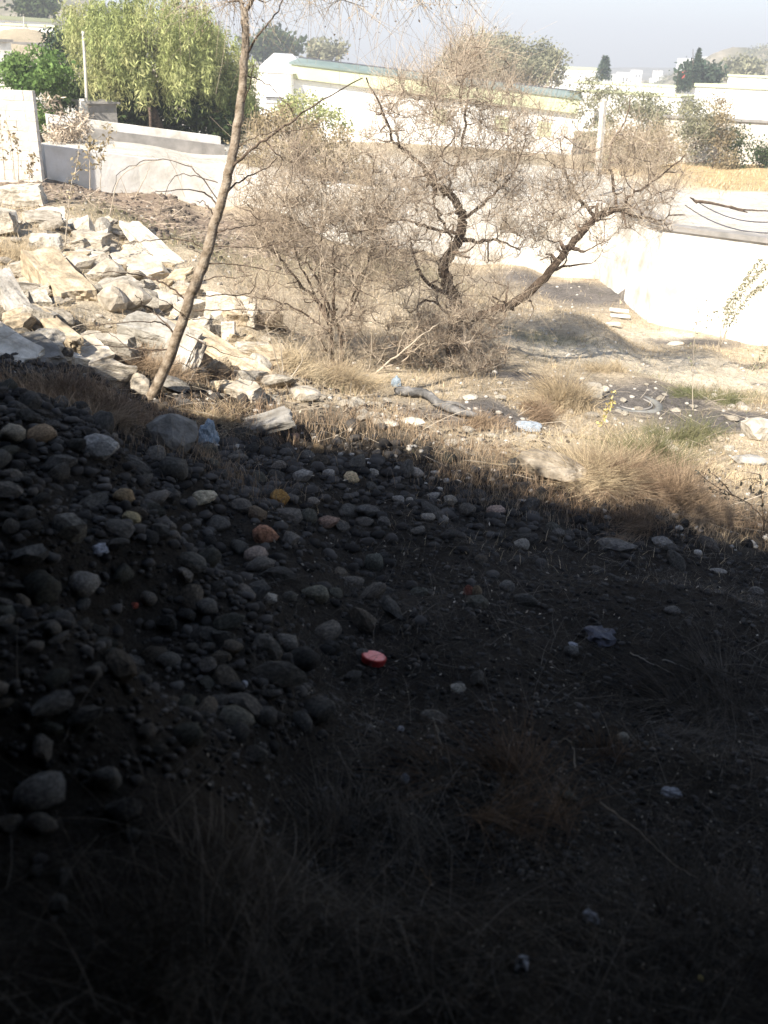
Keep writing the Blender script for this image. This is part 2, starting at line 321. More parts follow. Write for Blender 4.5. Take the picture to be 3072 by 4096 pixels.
# ------------------------------------------------------------ unseen underpass, added overhead to shade the foreground
def shade_caster():
    t = empty('shade_underpass', (0, -4, 5), 'unseen dark concrete underpass added over and behind the viewpoint, its shade filling the foreground', 'shade_caster')
    x0, x1 = -17., 17.
    ye = lambda x: 3.5-.33*x                                        # the front edge runs askew
    def prism(poly, z0, z1, nm):
        mb = MB(); n = len(poly); v = [(*p, z0) for p in poly]+[(*p, z1) for p in poly]
        q = [(i, (i+1) % n, n+(i+1) % n, n+i) for i in range(n)]; q += [(3, 2, 1, 0), (4, 5, 6, 7)]
        mb.add(np.array(v, float), q); return mb.build(nm, M['shade_dark'], t, False)
    prism([(x0, -14), (x1, -14), (x1, ye(x1)-.004), (x0, ye(x0)-.004)], 4.5, 4.72, 'shade_deck')
    prism([(x0+.01, ye(x0)-.4), (x1-.01, ye(x1)-.4), (x1-.01, ye(x1)), (x0+.01, ye(x0))], 4.30, 4.496, 'shade_edge_beam')
    prism([(x0+.1, -13.9), (-5.2, -13.9), (-5.2, ye(-5.2)-.5), (x0+.1, ye(x0)-.5)], .5, 4.49, 'shade_side_wall')  # unseen side walls added to hold back sky light
    prism([(5., -13.9), (x1-.1, -13.9), (x1-.1, ye(x1)-.5), (5., ye(5)-.5)], 0., 4.49, 'shade_side_wall')
    prism([(-5.19, -8), (4.99, -8), (4.99, -7.6), (-5.19, -7.6)], 0., 4.49, 'shade_back_wall')  # unseen wall added to close off light from behind
    c = []
    for k in range(34):
        x = random.uniform(-10, 8); h = random.choice([.08, .15, .25, .45, .75]); n = int(1200*h); q = rng.normal(size=(n, 3))*np.array([h*.8, .10, h*.45]); q[:, 2] = np.abs(q[:, 2]); c.append(q+np.array([x, ye(x)-.12, 4.72]))
    m = MB(); m.leaves(np.concatenate(c), .035, 0, 2.4); o = m.build('shade_edge_leaves', M['darkleaf'], t, False); o['kind'] = 'stuff'  # leaf lumps added out of view to make the shade line uneven
shade_caster()

# ------------------------------------------------------------ walls
def lerp_wall(s):
    """point on the wall line by arc length from WALL[1]"""
    d = np.hypot(np.diff(WX), np.diff(WY)); cum = np.concatenate([[0], np.cumsum(d)])
    return np.array([np.interp(s, cum, WX), np.interp(s, cum, WY)]), cum
CUM = lerp_wall(0)[1]
def wall_run(i0, i1, top0, top1, thick, name, mtl, label, cat, coping=None, z_low=None):
    pts = WALL[i0:i1+1]
    t = empty(name, (*pts[0], gz(*pts[0])), label, cat)
    nrm = []
    for a in range(len(pts)):
        d = pts[min(a+1, len(pts)-1)]-pts[max(a-1, 0)]; d /= np.hypot(*d); nrm.append((-d[1], d[0]))
    nrm = np.array(nrm); f = np.linspace(0, 1, len(pts)); top = top0*(1-f)+top1*f
    def strip(off0, off1, z0, z1, nm, mt):
        m = MB(); v = []
        for a, p in enumerate(pts):
            A = p+nrm[a]*off0; B = p+nrm[a]*off1
            v += [(*A, z0[a]), (*B, z0[a]), (*B, z1[a]), (*A, z1[a])]
        q = []
        for a in range(len(pts)-1):
            o = a*4; q += [(o+j, o+(j+1) % 4, o+4+(j+1) % 4, o+4+j) for j in range(4)]
        q += [(3, 2, 1, 0), tuple(len(v)-4+j for j in range(4))]
        m.add(np.array(v), q); return m.build(nm, mt, t, False)
    low = top*0-1.6
    strip(-.06, thick, low, top, 'wall_face', mtl)
    if coping: strip(-.12, thick+.05, top+.003, top+.003+coping[0], 'coping', M[coping[1]])
    return t, pts, top
# right: tall white retaining wall
wall_run(7, 10, .98, 1.12, .3, 'retaining_wall', M['whitewash'], 'tall white retaining wall with grey capping at the right edge, weeds growing before it', 'wall', (.10, 'greyband'))
wall_run(4, 7, 1.25, .98, .3, 'retaining_wall', M['whitewash'], 'low pale wall running behind the bare tamarisk tree and shrub', 'wall')
t_, pts_, top_ = wall_run(2, 4, 1.95, 1.35, .25, 'garden_wall', M['palewall'], 'long low rendered wall behind the burnt brown slope, dark ledge along its top', 'wall')
# ledge strip and upper kerb behind this wall
def upper_band():
    a = P(200, 540, 27.5); b = P(900, 625, 29.5)
    t = empty('channel_ledge', a, 'dark topped concrete channel running behind the low rendered wall at left', 'channel')
    for nm, za, zb, off, th, mt, hh in (('channel_side', 0, 0, 0, .25, M['greyband'], .30), ('channel_rim', 0, 0, .45, .3, M['whitewash'], .5)):
        m = MB(); d = (b-a)[:2]; L = np.hypot(*d); d /= L; n = np.array([-d[1], d[0]])
        v = []
        for p in (a, b):
            for (o, z) in ((off, -1.2), (off+th, -1.2), (off+th, hh), (off, hh)):
                v.append((p[0]+n[0]*o, p[1]+n[1]*o, p[2]+z))
        m.add(np.array(v), [(0, 1, 5, 4), (1, 2, 6, 5), (2, 3, 7, 6), (3, 0, 4, 7), (3, 2, 1, 0), (4, 5, 6, 7)]); m.build(nm, mt, t, False)
upper_band()
# left: block wall, its blocks real
def block_wall():
    a = WALL[2]+np.array([.12, -.55]); d = WALL[1]-WALL[2]; d /= np.hypot(*d); n = np.array([d[1], -d[0]])
    z0 = gz(*a)-.15
    t = empty('block_wall', (*a, z0), 'tall beige concrete block wall ending at the left edge of the rendered wall', 'wall')
    me = None; bw, bh, th = .42, .205, .22
    b = bmesh.new(); bmesh.ops.create_cube(b, size=1); bmesh.ops.scale(b, vec=(bw-.003, th, bh-.003), verts=b.verts); bmesh.ops.bevel(b, geom=b.edges[:], offset=.004, segments=1, affect='EDGES')
    me = bpy.data.meshes.new('block'); b.to_mesh(me); b.free(); me.materials.append(M['blockwall'])
    rows = 10; cols = 14; ang = math.atan2(d[1], d[0])
    m = MB(); L = cols*bw
    c = a+d*L/2; m.box((c[0], c[1], z0+rows*bh/2-.01), (L-1.1, th-.03, rows*bh-.03), ang); m.build('mortar', M['blockwall'], t, False)
    for r in range(rows):
        if r % 2:
            h_ = bpy.data.meshes.get('half_block')
            if not h_: h_ = me.copy(); h_.name = 'half_block'; h_.transform(Matrix.Diagonal((.49, 1, 1, 1)))
            o = bpy.data.objects.new('block', h_); COL.objects.link(o); o.parent = t; o.location = (d[0]*.25*bw, d[1]*.25*bw, (r+.5)*bh); o.rotation_euler.z = ang
        for k in range(cols-1):
            o = bpy.data.objects.new('block', me); COL.objects.link(o); o.parent = t
            s = (k+.5+(.5 if r % 2 else 0))*bw
            p = d*s+np.array([random.uniform(-.004, .004)]*2)
            o.location = (p[0], p[1], (r+.5)*bh); o.rotation_euler.z = ang+random.uniform(-.006, .006)
block_wall()

# ------------------------------------------------------------ rocks
def rock_mesh(name, seed, sub=2, rough=.16, flat=1., angular=False):
    b = bmesh.new(); bmesh.ops.create_icosphere(b, subdivisions=sub, radius=1)
    off = Vector((seed*3.1, seed*7.7, seed*1.3)); rr = random.Random(seed)
    planes = [(Vector((rr.gauss(0, 1), rr.gauss(0, 1), rr.gauss(0, 1))).normalized(), rr.uniform(.62, .85)) for _ in range(9 if angular else 5)]
    for v in b.verts:
        p = v.co.copy(); p *= 1+rough*mnoise.noise(p*1.3+off)*1.6+rough*.4*mnoise.noise(p*3.5+off)
        for n, d in planes:
            e = p.dot(n)-d
            if e > 0: p -= n*e*(.93 if angular else .6)
        v.co = p
    for f in b.faces: f.smooth = not angular
    me = bpy.data.meshes.new(name); b.to_mesh(me); b.free(); return me
def block_mesh(name, seed):
    b = bmesh.new(); bmesh.ops.create_cube(b, size=1); bmesh.ops.subdivide_edges(b, edges=b.edges[:], cuts=8, use_grid_fill=True)
    off = Vector((seed*5.1, seed*2.7, seed*9.3)); rr = random.Random(seed)
    cuts = [(Vector((rr.choice((-1, 1)), rr.choice((-1, 1)), rr.choice((-1, 1))*rr.uniform(.3, 1))).normalized(), rr.uniform(.55, .72)) for _ in range(3)]
    for v in b.verts:
        p = v.co.copy(); p += Vector((mnoise.noise(p*2+off), mnoise.noise(p*2+off*2), mnoise.noise(p*2+off*3)))*.07
        p += p.normalized()*(mnoise.noise(p*6+off)*.045+mnoise.noise(p*14+off)*.02)
        for n, d in cuts:
            e = p.dot(n)-d
            if e > 0: p -= n*e*.95
        v.co = p
    me = bpy.data.meshes.new(name); b.to_mesh(me); b.free(); return me
LM = [(1490,2645,'the red cap'),(1115,1980,'the ochre stone'),(835,1740,'the blue bag'),(1205,1900,'the jagged pale stone'),(1730,2070,'the flat cream stone'),(1890,2360,'the split red stone'),
 (270,2110,'the squarish grey stone'),(765,2245,'the pitted grey stone'),(1265,2380,'the olive grey cobble'),(160,1735,'the peach tinted stone'),(520,2020,'the buff stones'),(400,1800,'the large light grey stone'),(940,2880,'the long dim stone'),
 (430,3120,'the low grey lump'),(2050,3150,'the reddish tuft'),(2190,1890,'the streaked boulder'),(2400,2560,'the dark plastic sheet'),(2900,2900,'the wiry dead bush'),(2680,3190,'the torn white scrap'),
 (80,815,'the lone white block'),(235,1150,'the thick tan beam'),(610,1010,'the long white beam'),(600,1590,'the sapling foot'),(875,1440,'the long tan beam'),(925,1270,'the standing white slab'),(520,1300,'the dark hollow'),(60,1300,'the grey leaning beam'),
 (1345,1480,'the bare shrub'),(1810,1400,'the tamarisk trunk'),(1700,1620,'the grey log'),(2260,1640,'the tawny grass clump'),(2530,1600,'the rubber ring'),(3030,1735,'the white boulder'),(2700,1340,'the tall white wall'),(2411,300,'the pine'),(2772,300,'the tall cypress')]
def proj(x, y, z):
    q = np.array([x, y, z])-CAM; d = q@_f; return 1536+F*(q@_R)/d, 2048-F*(q@_U)/d
def where(x, y, z, k=0):
    u, v = proj(x, y, z); L_ = sorted(LM, key=lambda l: math.hypot(l[0]-u, l[1]-v))[k]; du, dv = u-L_[0], v-L_[1]; dd = math.hypot(du, dv)
    a = math.degrees(math.atan2(-dv, du)) % 360; nm = ['right of','above and right of','above','above and left of','left of','below and left of','below','below and right of'][int((a+22.5)//45) % 8]
    return ('close ' if dd < 110 else '' if dd < 260 else 'well ')+nm+' '+L_[2]
TONE = ['mid grey','dark grey','light grey','blackish','pale','brownish','bluish grey','greenish grey']
USED = set()
def unique(head, x, y, z):
    for k in range(5):
        l = head+' '+where(x, y, z, k)
        if l not in USED: break
    USED.add(l); return l
def auto_label(x, y, z, s, me, tn, noun):
    return unique(('small' if s < .045 else 'medium' if s < .06 else 'large')+' '+TONE[tn]+(' rounded ' if me in COBS else ' angular ')+noun, x, y, z)
COBS = [rock_mesh('cobblestone', i, 2, .26) for i in range(10)]
ANGS = [rock_mesh('stone', 40+i, 2, .22, angular=True) for i in range(8)]
BLKS = [block_mesh('concrete_block', 80+i) for i in range(8)]
for me in COBS+ANGS: me.materials.append(M['stone'])
for me in BLKS: me.materials.append(M['concrete'])
def place(name, me, loc, sc, rot, label, cat, group=None, color=None, sink=0.):
    o = bpy.data.objects.new(name, me); COL.objects.link(o); o.location = Vector([float(v) for v in loc])-Vector((0, 0, sink)); o.scale = sc; o.rotation_euler = rot
    if color: o.color = (*color, 1)
    return tag(o, label, cat, group)
R = math.radians
# broken concrete of the rubble slope: (px, py, length, width, height, rz, tilt_x, tilt_y, tint, name, label)
W1 = (1.15, 1.12, 1.05); W2 = (.95, .9, .82); W3 = (.6, .6, .6); TAN = (1., .88, .7)
RUB = [
 (90,815,.80,.55,.42,10,0,-6,W1,'concrete_block','white concrete block lying alone on the brown burnt slope near the left edge'),
 (5,905,.45,.4,.34,30,0,10,W1,'concrete_block','pale lump of concrete cut by the left edge, below the lone white block'),
 (335,940,.34,.3,.40,20,10,20,W1,'rubble_stone','bright white split chunk standing at the top of the rubble heap'),
 (372,990,.48,.36,.30,-10,0,5,W2,'concrete_block','greyish rounded block just under the white split chunk'),
 (190,1010,.40,.35,.30,15,0,0,W1,'concrete_block','small square pale block beside dry grass at the left of the heap'),
 (355,1040,.42,.32,.14,5,0,4,W1,'concrete_slab','thin flat pale slab piece under the greyish rounded block'),
 (235,1150,1.25,.42,.30,-52,0,12,TAN,'concrete_beam','thick tan concrete beam lying downslope at left with a dark broken end'),
 (610,1010,1.75,.34,.26,-50,0,14,W1,'concrete_beam','long white concrete beam sloping down behind the leaning sapling'),
 (560,1090,.9,.55,.25,-40,8,12,W2,'concrete_slab','wide pale slab lying alongside the long white beam'),
 (310,1085,.35,.3,.26,0,0,0,W2,'rubble_stone','rounded pale stone between the tan beam and the wide slab'),
 (430,1110,.42,.34,.28,40,0,0,W2,'rubble_stone','egg shaped pale stone left of the wide slab'),
 (60,1230,1.0,.20,.22,-55,0,18,(.75,.75,.75),'concrete_beam','grey shadow sided beam leaning at the left edge above the shaded mound'),
 (30,1400,.6,.3,.12,-30,10,15,W1,'concrete_slab','smooth white slab tilted under the grey beam at the left edge'),
 (215,1330,.9,.15,.15,-42,0,12,TAN,'concrete_beam','narrow tan beam lying below the thick one, dry grass on both sides'),
 (520,1220,.5,.42,.34,10,0,0,W2,'rubble_stone','grey rounded boulder above the dark hollow'),
 (455,1230,.34,.3,.26,60,0,0,W2,'rubble_stone','small pale boulder at the left of the rounded grey one'),
 (620,1230,.5,.36,.3,20,0,0,W1,'rubble_stone','bright boulder right beside the trunk of the leaning sapling'),
 (615,1355,.62,.45,.22,-12,6,5,(.8,.8,.78),'concrete_slab','grey capping slab roofing the dark hollow left of the sapling'),
 (475,1440,.40,.14,.34,-20,20,0,(.8,.78,.74),'concrete_slab','upright broken slab piece leaning beside the dark hollow'),
 (370,1450,.45,.3,.2,-45,10,12,W2,'concrete_slab','cracked flat slab piece below the narrow tan beam'),
 (430,1520,.45,.3,.18,-30,5,8,(.8,.76,.7),'concrete_slab','tan slab fragment lowest in the rubble, against the shade'),
 (560,1560,.24,.20,.24,-30,20,20,W2,'rubble_stone','pale wedge of stone at the foot of the leaning sapling'),
 (730,1470,.50,.14,.46,-50,-30,0,(.85,.83,.8),'concrete_slab','broad grey slab standing on edge right behind the sapling foot'),
 (875,1440,1.65,.30,.24,-43,0,10,TAN,'concrete_beam','long tan beam pointing down right from the sapling, deep shade beneath it'),
 (985,1590,.32,.22,.18,-30,10,0,W2,'concrete_block','broken beam stub with a dark hollow end in rusty grass'),
 (925,1270,.72,.12,.40,-12,-25,0,W1,'concrete_slab','white slab standing upright in the middle of the slope'),
 (915,1355,.16,.10,.28,0,0,0,(1.25,1.2,1.15),'concrete_slab','narrow bright white slab fragment set upright below the standing slab'),
 (1220,1590,.34,.26,.16,10,0,0,W2,'rubble_stone','pale stone half sunk in straw below the bare shrub'),
 (1060,1705,.50,.30,.10,18,0,-14,(.5,.5,.5),'concrete_slab','smooth grey slab with a rounded end lying at the rim of the shade'),
 (1640,1690,.22,.16,.09,10,0,0,W1,'rubble_stone','small white stone in yellow grass below the grey log'),
 (1560,1700,.16,.12,.06,0,0,0,W1,'rubble_stone','flat white chip left of the small white stone'),
 (1880,1590,.2,.12,.06,30,0,0,W1,'rubble_stone','pale flat chip above the charred end of the log'),
 (2190,1895,.62,.42,.26,-25,0,5,(.66,.60,.52),'boulder','large pale streaked boulder at the shade edge left of the big straw tuft'),
 (2365,1570,.25,.2,.18,10,0,0,W1,'concrete_block','pale concrete lump behind the tawny grass clump'),
 (2415,1560,.13,.12,.10,50,0,0,W1,'rubble_stone','small white stone right of the pale concrete lump'),
 (3030,1735,.46,.34,.26,10,0,0,(1.3,1.28,1.22),'boulder','white boulder cut by the right edge of the picture'),
 (2700,1370,.3,.2,.08,10,0,0,W1,'rubble_stone','flat pale stone at the foot of the tall white wall'),
 (2990,1840,.3,.25,.10,0,0,0,(.7,.72,.75),'rubble_stone','flat grey stone below the white boulder'),
 (2690,1795,.14,.1,.08,0,0,0,W1,'rubble_stone','little white stone above the right end of the big straw tuft'),
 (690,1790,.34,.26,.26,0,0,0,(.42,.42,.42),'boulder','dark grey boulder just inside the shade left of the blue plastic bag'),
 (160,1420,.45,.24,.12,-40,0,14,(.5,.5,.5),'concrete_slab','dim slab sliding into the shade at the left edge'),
]
for i, (px, py, L_, W_, H_, rz, tx, ty, tc_, nm, lab) in enumerate(RUB):
    g = G(px, py+8)
    me = BLKS[i % 8] if 'concrete' in nm else ANGS[i % 8]
    s = (L_, W_, H_) if 'concrete' in nm else (L_*.62, W_*.62, H_*.62)
    if me.materials[0] is M['stone']:
        me2 = bpy.data.meshes.get('rubble_'+str(i % 8)) or me.copy(); me2.name = 'rubble_'+str(i % 8); me2.materials.clear(); me2.materials.append(M['concrete']); me = me2
    me = me.copy(); me.transform(Matrix.Diagonal((*s, 1)))
    place(nm, me, (g[0], g[1], g[2]+H_*.32), (1, 1, 1), (R(tx), R(ty), R(rz)), lab, 'concrete' if 'concrete' in nm else 'stone', None, tc_)
# loose rubble over the left slope
def quad_sample(corners, n):
    a, b, c, d = [np.array(q, float) for q in corners]; out = []
    for _ in range(n):
        u, v = random.random(), random.random(); out.append((a*(1-u)+b*u)*(1-v)+(d*(1-u)+c*u)*v)
    return out
cor = [G(0,900)[:2], G(560,900)[:2], G(1050,1480)[:2], G(80,1480)[:2]]
cor2 = [G(640,1180)[:2], G(1150,1300)[:2], G(1250,1620)[:2], G(700,1640)[:2]]
for i, p in enumerate(quad_sample(cor, 215)+quad_sample(cor2, 60)):
    s = random.choice([.05, .06, .08, .1, .13, .17, .21])*random.uniform(.8, 1.25); ti = random.randrange(4); blk = random.random() < .5
    me = BLKS[i % 8] if blk else bpy.data.meshes.get('rubble_'+str(i % 8)) or BLKS[i % 8]
    k = 1.6 if me in BLKS else .85
    place('rubble_stone', me, (p[0], p[1], gz(*p)+s*.25), (s*k*random.uniform(.9, 1.6), s*k, s*k*random.uniform(.35, .8)), (random.uniform(-.4, .4), random.uniform(-.4, .4), random.uniform(0, 6)),
          unique(('tiny ', 'small ', 'fist sized ', 'largish ')[min(3, int(s/.07))]+('white', 'cream', 'tan', 'greyish')[ti]+' rubble piece', p[0], p[1], gz(*p)), 'stone', 'loose rubble on the left slope', [W1, W2, TAN, (.8, .78, .74)][ti])
cor = [G(1150,1560)[:2], G(3000,1560)[:2], G(3000,1980)[:2], G(1300,1720)[:2]]
for i, p in enumerate(quad_sample(cor, 70)):
    s = random.uniform(.03, .08)
    place('pale_stone', bpy.data.meshes.get('rubble_'+str(i % 8)) or BLKS[0], (p[0], p[1], gz(*p)+s*.2), (s*1.3, s, s*.6), (0, 0, random.uniform(0, 6)),
          unique(('pebble sized ' if s < .045 else 'hand sized ' if s < .065 else 'larger ')+('white', 'cream')[i % 2]+' stone in the straw', p[0], p[1], gz(*p)), 'stone', 'small stones in the sunlit straw', (W1, W2)[i % 2])
# named stones in the shade: px, py, width px, height px, tint, angular, label
ST = [(1115,1990,76,80,(2.2,1.35,.5),1,'bright ochre stone standing at the right end of the cobble heap'),
 (1250,2010,60,40,(1.3,1.2,1.1),1,'greyish angular stone close right of the ochre one'),
 (1660,1890,70,44,(1.3,1.25,1.2),0,'grey rounded stone right under the straw at the shade edge'),
 (1800,2000,64,40,(1.35,1.3,1.2),1,'light grey stone above the round cream pebble'),
 (640,2130,96,70,(1.,1.,.98),1,'angular grey stone in the middle of the cobble heap'),
 (330,2330,130,90,(.95,.95,.95),0,'broad dim cobble low on the face of the heap'),
 (1065,2135,104,80,(1.5,.85,.6),1,'rusty red and grey stone below the ochre one'),
 (1025,2225,95,60,(1.3,1.1,1.),0,'round pinkish cobble under the rusty stone'),
 (1030,2060,80,62,(1.05,.85,.65),0,'brown rounded cobble touching the rusty stone on its left'),
 (1205,1908,88,58,(1.9,1.9,1.9),1,'pale grey jagged stone near the shade edge'),
 (1405,1908,68,46,(1.9,1.6,1.1),0,'round tan stone right of the pale jagged one'),
 (1315,1890,52,34,(1.3,1.3,1.3),0,'dull grey stone between the jagged stone and the tan one'),
 (1490,1893,52,34,(1.4,1.4,1.35),1,'grey angular stone right of the round tan stone'),
 (1595,1998,48,36,(1.6,1.6,1.6),0,'smooth whitish pebble, left one of a touching pair in the dark soil'),
 (1638,2002,34,30,(1.7,1.7,1.65),0,'smooth whitish pebble, right one of a touching pair'),
 (1712,2072,66,28,(1.7,1.65,1.55),0,'flat elongated cream stone in dark soil'),
 (1772,2078,44,36,(1.9,1.85,1.8),0,'round cream pebble beside the flat elongated one'),
 (1728,1985,60,34,(1.3,1.3,1.3),1,'grey stone lying above the flat cream stone'),
 (1985,2042,76,46,(1.3,1.05,.95),0,'pinkish grey cobble touching the sunlit straw'),
 (1535,2090,60,52,(.9,.9,.9),1,'dim upright stone left of the cream stones'),
 (805,1998,118,50,(1.7,1.6,1.3),1,'pale yellowish flat stone on top of the cobble heap'),
 (765,2248,112,84,(1.2,1.2,1.15),1,'rough pitted grey stone right of centre of the cobble heap'),
 (870,2100,100,50,(1.,1.,1.),0,'dark oval cobble with a light rim on the cobble heap'),
 (1265,2385,108,66,(1.0,1.0,.85),0,'olive grey cobble above the red disc'),
 (1160,2395,58,38,(1.0,1.,.95),0,'small cobble left of the olive grey one'),
 (1305,2085,96,50,(1.3,.95,.8),1,'flat reddish stone right of the ochre one'),
 (1075,2390,74,46,(1.4,1.4,1.35),1,'rough light stone left of the olive grey cobble'),
 (1495,2250,76,84,(.7,.75,.7),0,'dark rounded cobble set in the black soil'),
 (1870,2362,46,56,(1.7,.75,.6),1,'red brick coloured stone half of a split pair'),
 (1905,2365,40,60,(1.8,1.5,1.1),1,'cream coloured stone half of a split pair'),
 (2032,2345,68,40,(.95,.95,.95),0,'grey cobble right of the split red and cream pair'),
 (2085,2178,72,38,(1.3,1.3,1.25),1,'grey stone below the shade edge in the black soil'),
 (2230,2130,54,40,(.9,.9,.9),1,'dim stone beneath the pale streaked boulder'),
 (2460,2185,150,46,(.95,.95,.95),1,'long low grey stone below the big straw tuft'),
 (2650,2170,90,40,(1.,1.,1.),1,'flat stone right of the long low one below the tufts'),
 (2790,2215,34,26,(1.6,1.6,1.6),0,'small whitish pebble under the right hand tufts'),
 (3020,2360,56,36,(1.25,1.25,1.25),1,'light grey angular stone near the right edge in deep shade'),
 (2870,2285,60,16,(1.5,1.5,1.5),1,'thin pale splinter of stone near the right edge'),
 (1145,2575,100,80,(.75,.75,.75),0,'dark rounded cobble left of the red disc'),
 (1830,2760,70,36,(1.7,1.7,1.6),1,'pale elongated stone right below the red disc'),
 (2490,2960,50,34,(1.3,1.3,1.2),0,'small oval pebble right of the reddish grass tuft'),
 (1310,2825,60,44,(1.1,1.1,1.05),1,'angular stone between the red disc and the grass tufts'),
 (940,2880,150,60,(1.,1.,.9),0,'long dim stone on the lower flank of the heap'),
 (430,3120,110,90,(1.2,1.2,1.2),0,'grey lump of stone low in the dark left foreground'),
 (170,3170,180,80,(.9,.9,.9),0,'wide dim stone low at the far left in deep shade'),
 (160,1735,130,60,(1.5,1.15,.8),0,'peach tinted stone on the crest of the shaded heap'),
 (50,1735,110,60,(1.4,1.3,1.1),0,'cream stone on the crest at the left edge'),
 (400,1800,150,80,(1.5,1.55,1.6),1,'large light grey stone on the right shoulder of the heap'),
 (700,1870,110,110,(.8,.8,.78),0,'big dark boulder upright under the blue bag'),
 (270,2110,150,130,(1.1,1.1,1.05),1,'large squarish grey stone on the face of the heap'),
 (500,1990,90,60,(1.9,1.5,1.),0,'buff stone of the blurred group in the middle of the heap'),
 (530,2080,80,50,(1.9,1.7,1.1),1,'pale buff stone below the other buff one'),
 (540,2440,34,26,(2.0,.6,.45),1,'tiny red brick chip low on the heap'),
 (2690,2440,60,30,(1.,1.,1.),0,'grey pebble in the dark litter on the right'),
 (830,2445,90,60,(.8,.8,.8),0,'dim cobble low on the right flank of the heap'),
 (1180,1755,44,34,(1.7,1.2,1.),0,'pink pebble below the smooth grey slab'),
 (1270,1800,52,44,(2.1,1.6,1.),0,'warm cream stone catching light in a dark dip at the shade edge')]
named_pts = []
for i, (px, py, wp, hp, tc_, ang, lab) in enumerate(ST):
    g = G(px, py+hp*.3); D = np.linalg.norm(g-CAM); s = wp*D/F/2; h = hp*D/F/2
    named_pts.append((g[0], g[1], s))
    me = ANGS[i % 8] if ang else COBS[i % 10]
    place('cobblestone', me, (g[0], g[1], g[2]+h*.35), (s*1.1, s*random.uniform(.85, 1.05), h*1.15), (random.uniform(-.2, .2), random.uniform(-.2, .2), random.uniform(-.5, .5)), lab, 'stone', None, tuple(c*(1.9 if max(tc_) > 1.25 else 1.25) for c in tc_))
# cobble heap: the 300 that show largest are things, the rest one object
cand = []
ctr = [(-2.6, 4.4, 2.0, 2.6), (-1.4, 6.0, 1.6, 2.2), (-.6, 5.8, 1.3, 2.2), (.6, 7.2, 1.6, .8), (-2.6, 6.6, 1.6, 1.6)]
cell = {}
def free(x, y, s, tol=.62):
    k = (int(x//.2), int(y//.2))
    for a in (-1, 0, 1):
        for b in (-1, 0, 1):
            for (u, v, t) in cell.get((k[0]+a, k[1]+b), ()):
                if math.hypot(u-x, v-y) < (s+t)*tol: return False
    cell.setdefault(k, []).append((x, y, s)); return True
for (x, y, s) in named_pts: cell.setdefault((int(x//.2), int(y//.2)), []).append((x, y, s))
for it in range(26000):
    c = random.choice(ctr); x = random.gauss(c[0], c[2]*.6); y = random.gauss(c[1], c[3]*.55)
    if y < 1.8 or y > 8.6-.12*x or x < -6: continue
    dens = 1. if x < -.75-.12*(y-5)+.3*math.sin(y*2.1) else .13 if y > 6. else .05
    if random.random() > dens: continue
    s = random.choice([.016, .02, .025, .03, .036, .044, .052, .065, .09])*random.uniform(.85, 1.15)*(1. if y > 3.2 else .8)
    if free(x, y, s): cand.append((x, y, s))
cz = hgt(np.array([c[0] for c in cand]), np.array([c[1] for c in cand]))
def inframe(x, y, z):
    q = np.array([x, y, z])-CAM; d = q@_f
    if d < .1: return False, d
    u = 1536+F*(q@_R)/d; v = 2048-F*(q@_U)/d
    return (-40 < u < 3110 and -40 < v < 4130), d
sc_ = []
for (x, y, s), z in zip(cand, cz):
    ok, d = inframe(x, y, z); sc_.append((s/d if ok else -1, x, y, z, s))
sc_.sort(reverse=True)
TINTS = [(.75,.75,.73),(.6,.6,.6),(.9,.88,.85),(.5,.5,.5),(1.05,1.,.95),(.8,.72,.62),(.7,.72,.75),(.62,.64,.58)]
for i, (k, x, y, z, s) in enumerate(sc_[:240]):
    me = COBS[i % 10] if random.random() < .38 else ANGS[i % 8]
    heap = x < -.75-.12*(y-5); tn = random.randrange(8)
    place('cobblestone', me, (x, y, z+s*random.uniform(-.1, .45)), (s*random.uniform(.9, 1.5), s*random.uniform(.7, 1.), s*random.uniform(.45, .8)),
          (random.uniform(-.5, .5), random.uniform(-.5, .5), random.uniform(0, 6.3)),
          auto_label(x, y, z, s, me, tn, 'cobble'), 'stone',
          'cobbles of the shaded heap' if heap else 'cobbles scattered beside the heap', TINTS[tn])
def joined_stones(pts, name, label, mtl, sub=1):
    b = bmesh.new(); bmesh.ops.create_icosphere(b, subdivisions=sub, radius=1); V = np.array([v.co[:] for v in b.verts]); T_ = np.array([[v.index for v in f.verts] for f in b.faces]); b.free()
    n = len(pts); pts = np.asarray(pts); nv = len(V)
    J = V[None]*(1+rng.normal(size=(n, nv, 1))*.10); s = pts[:, 3][:, None, None]*np.stack([rng.uniform(.8, 1.3, n), rng.uniform(.7, 1, n), rng.uniform(.4, .8, n)], 1)[:, None]
    a = rng.uniform(0, 6.3, n); c, s_ = np.cos(a)[:, None], np.sin(a)[:, None]; J = J*s
    J = np.stack([J[..., 0]*c-J[..., 1]*s_, J[..., 0]*s_+J[..., 1]*c, J[..., 2]], -1)+pts[:, None, :3]
    mb = MB(); mb.add(J.reshape(-1, 3), None, (T_[None]+(np.arange(n)*nv)[:, None, None]).reshape(-1, 3))
    return tag(mb.build(name, mtl), label, 'stones', None, 'stuff')
rest = [(x, y, z+s*.2, s) for (k, x, y, z, s) in sc_[240:]]
joined_stones(rest, 'small_cobbles', 'many smaller cobbles filling the shaded heap between the larger ones', M['dullstone'], 2)
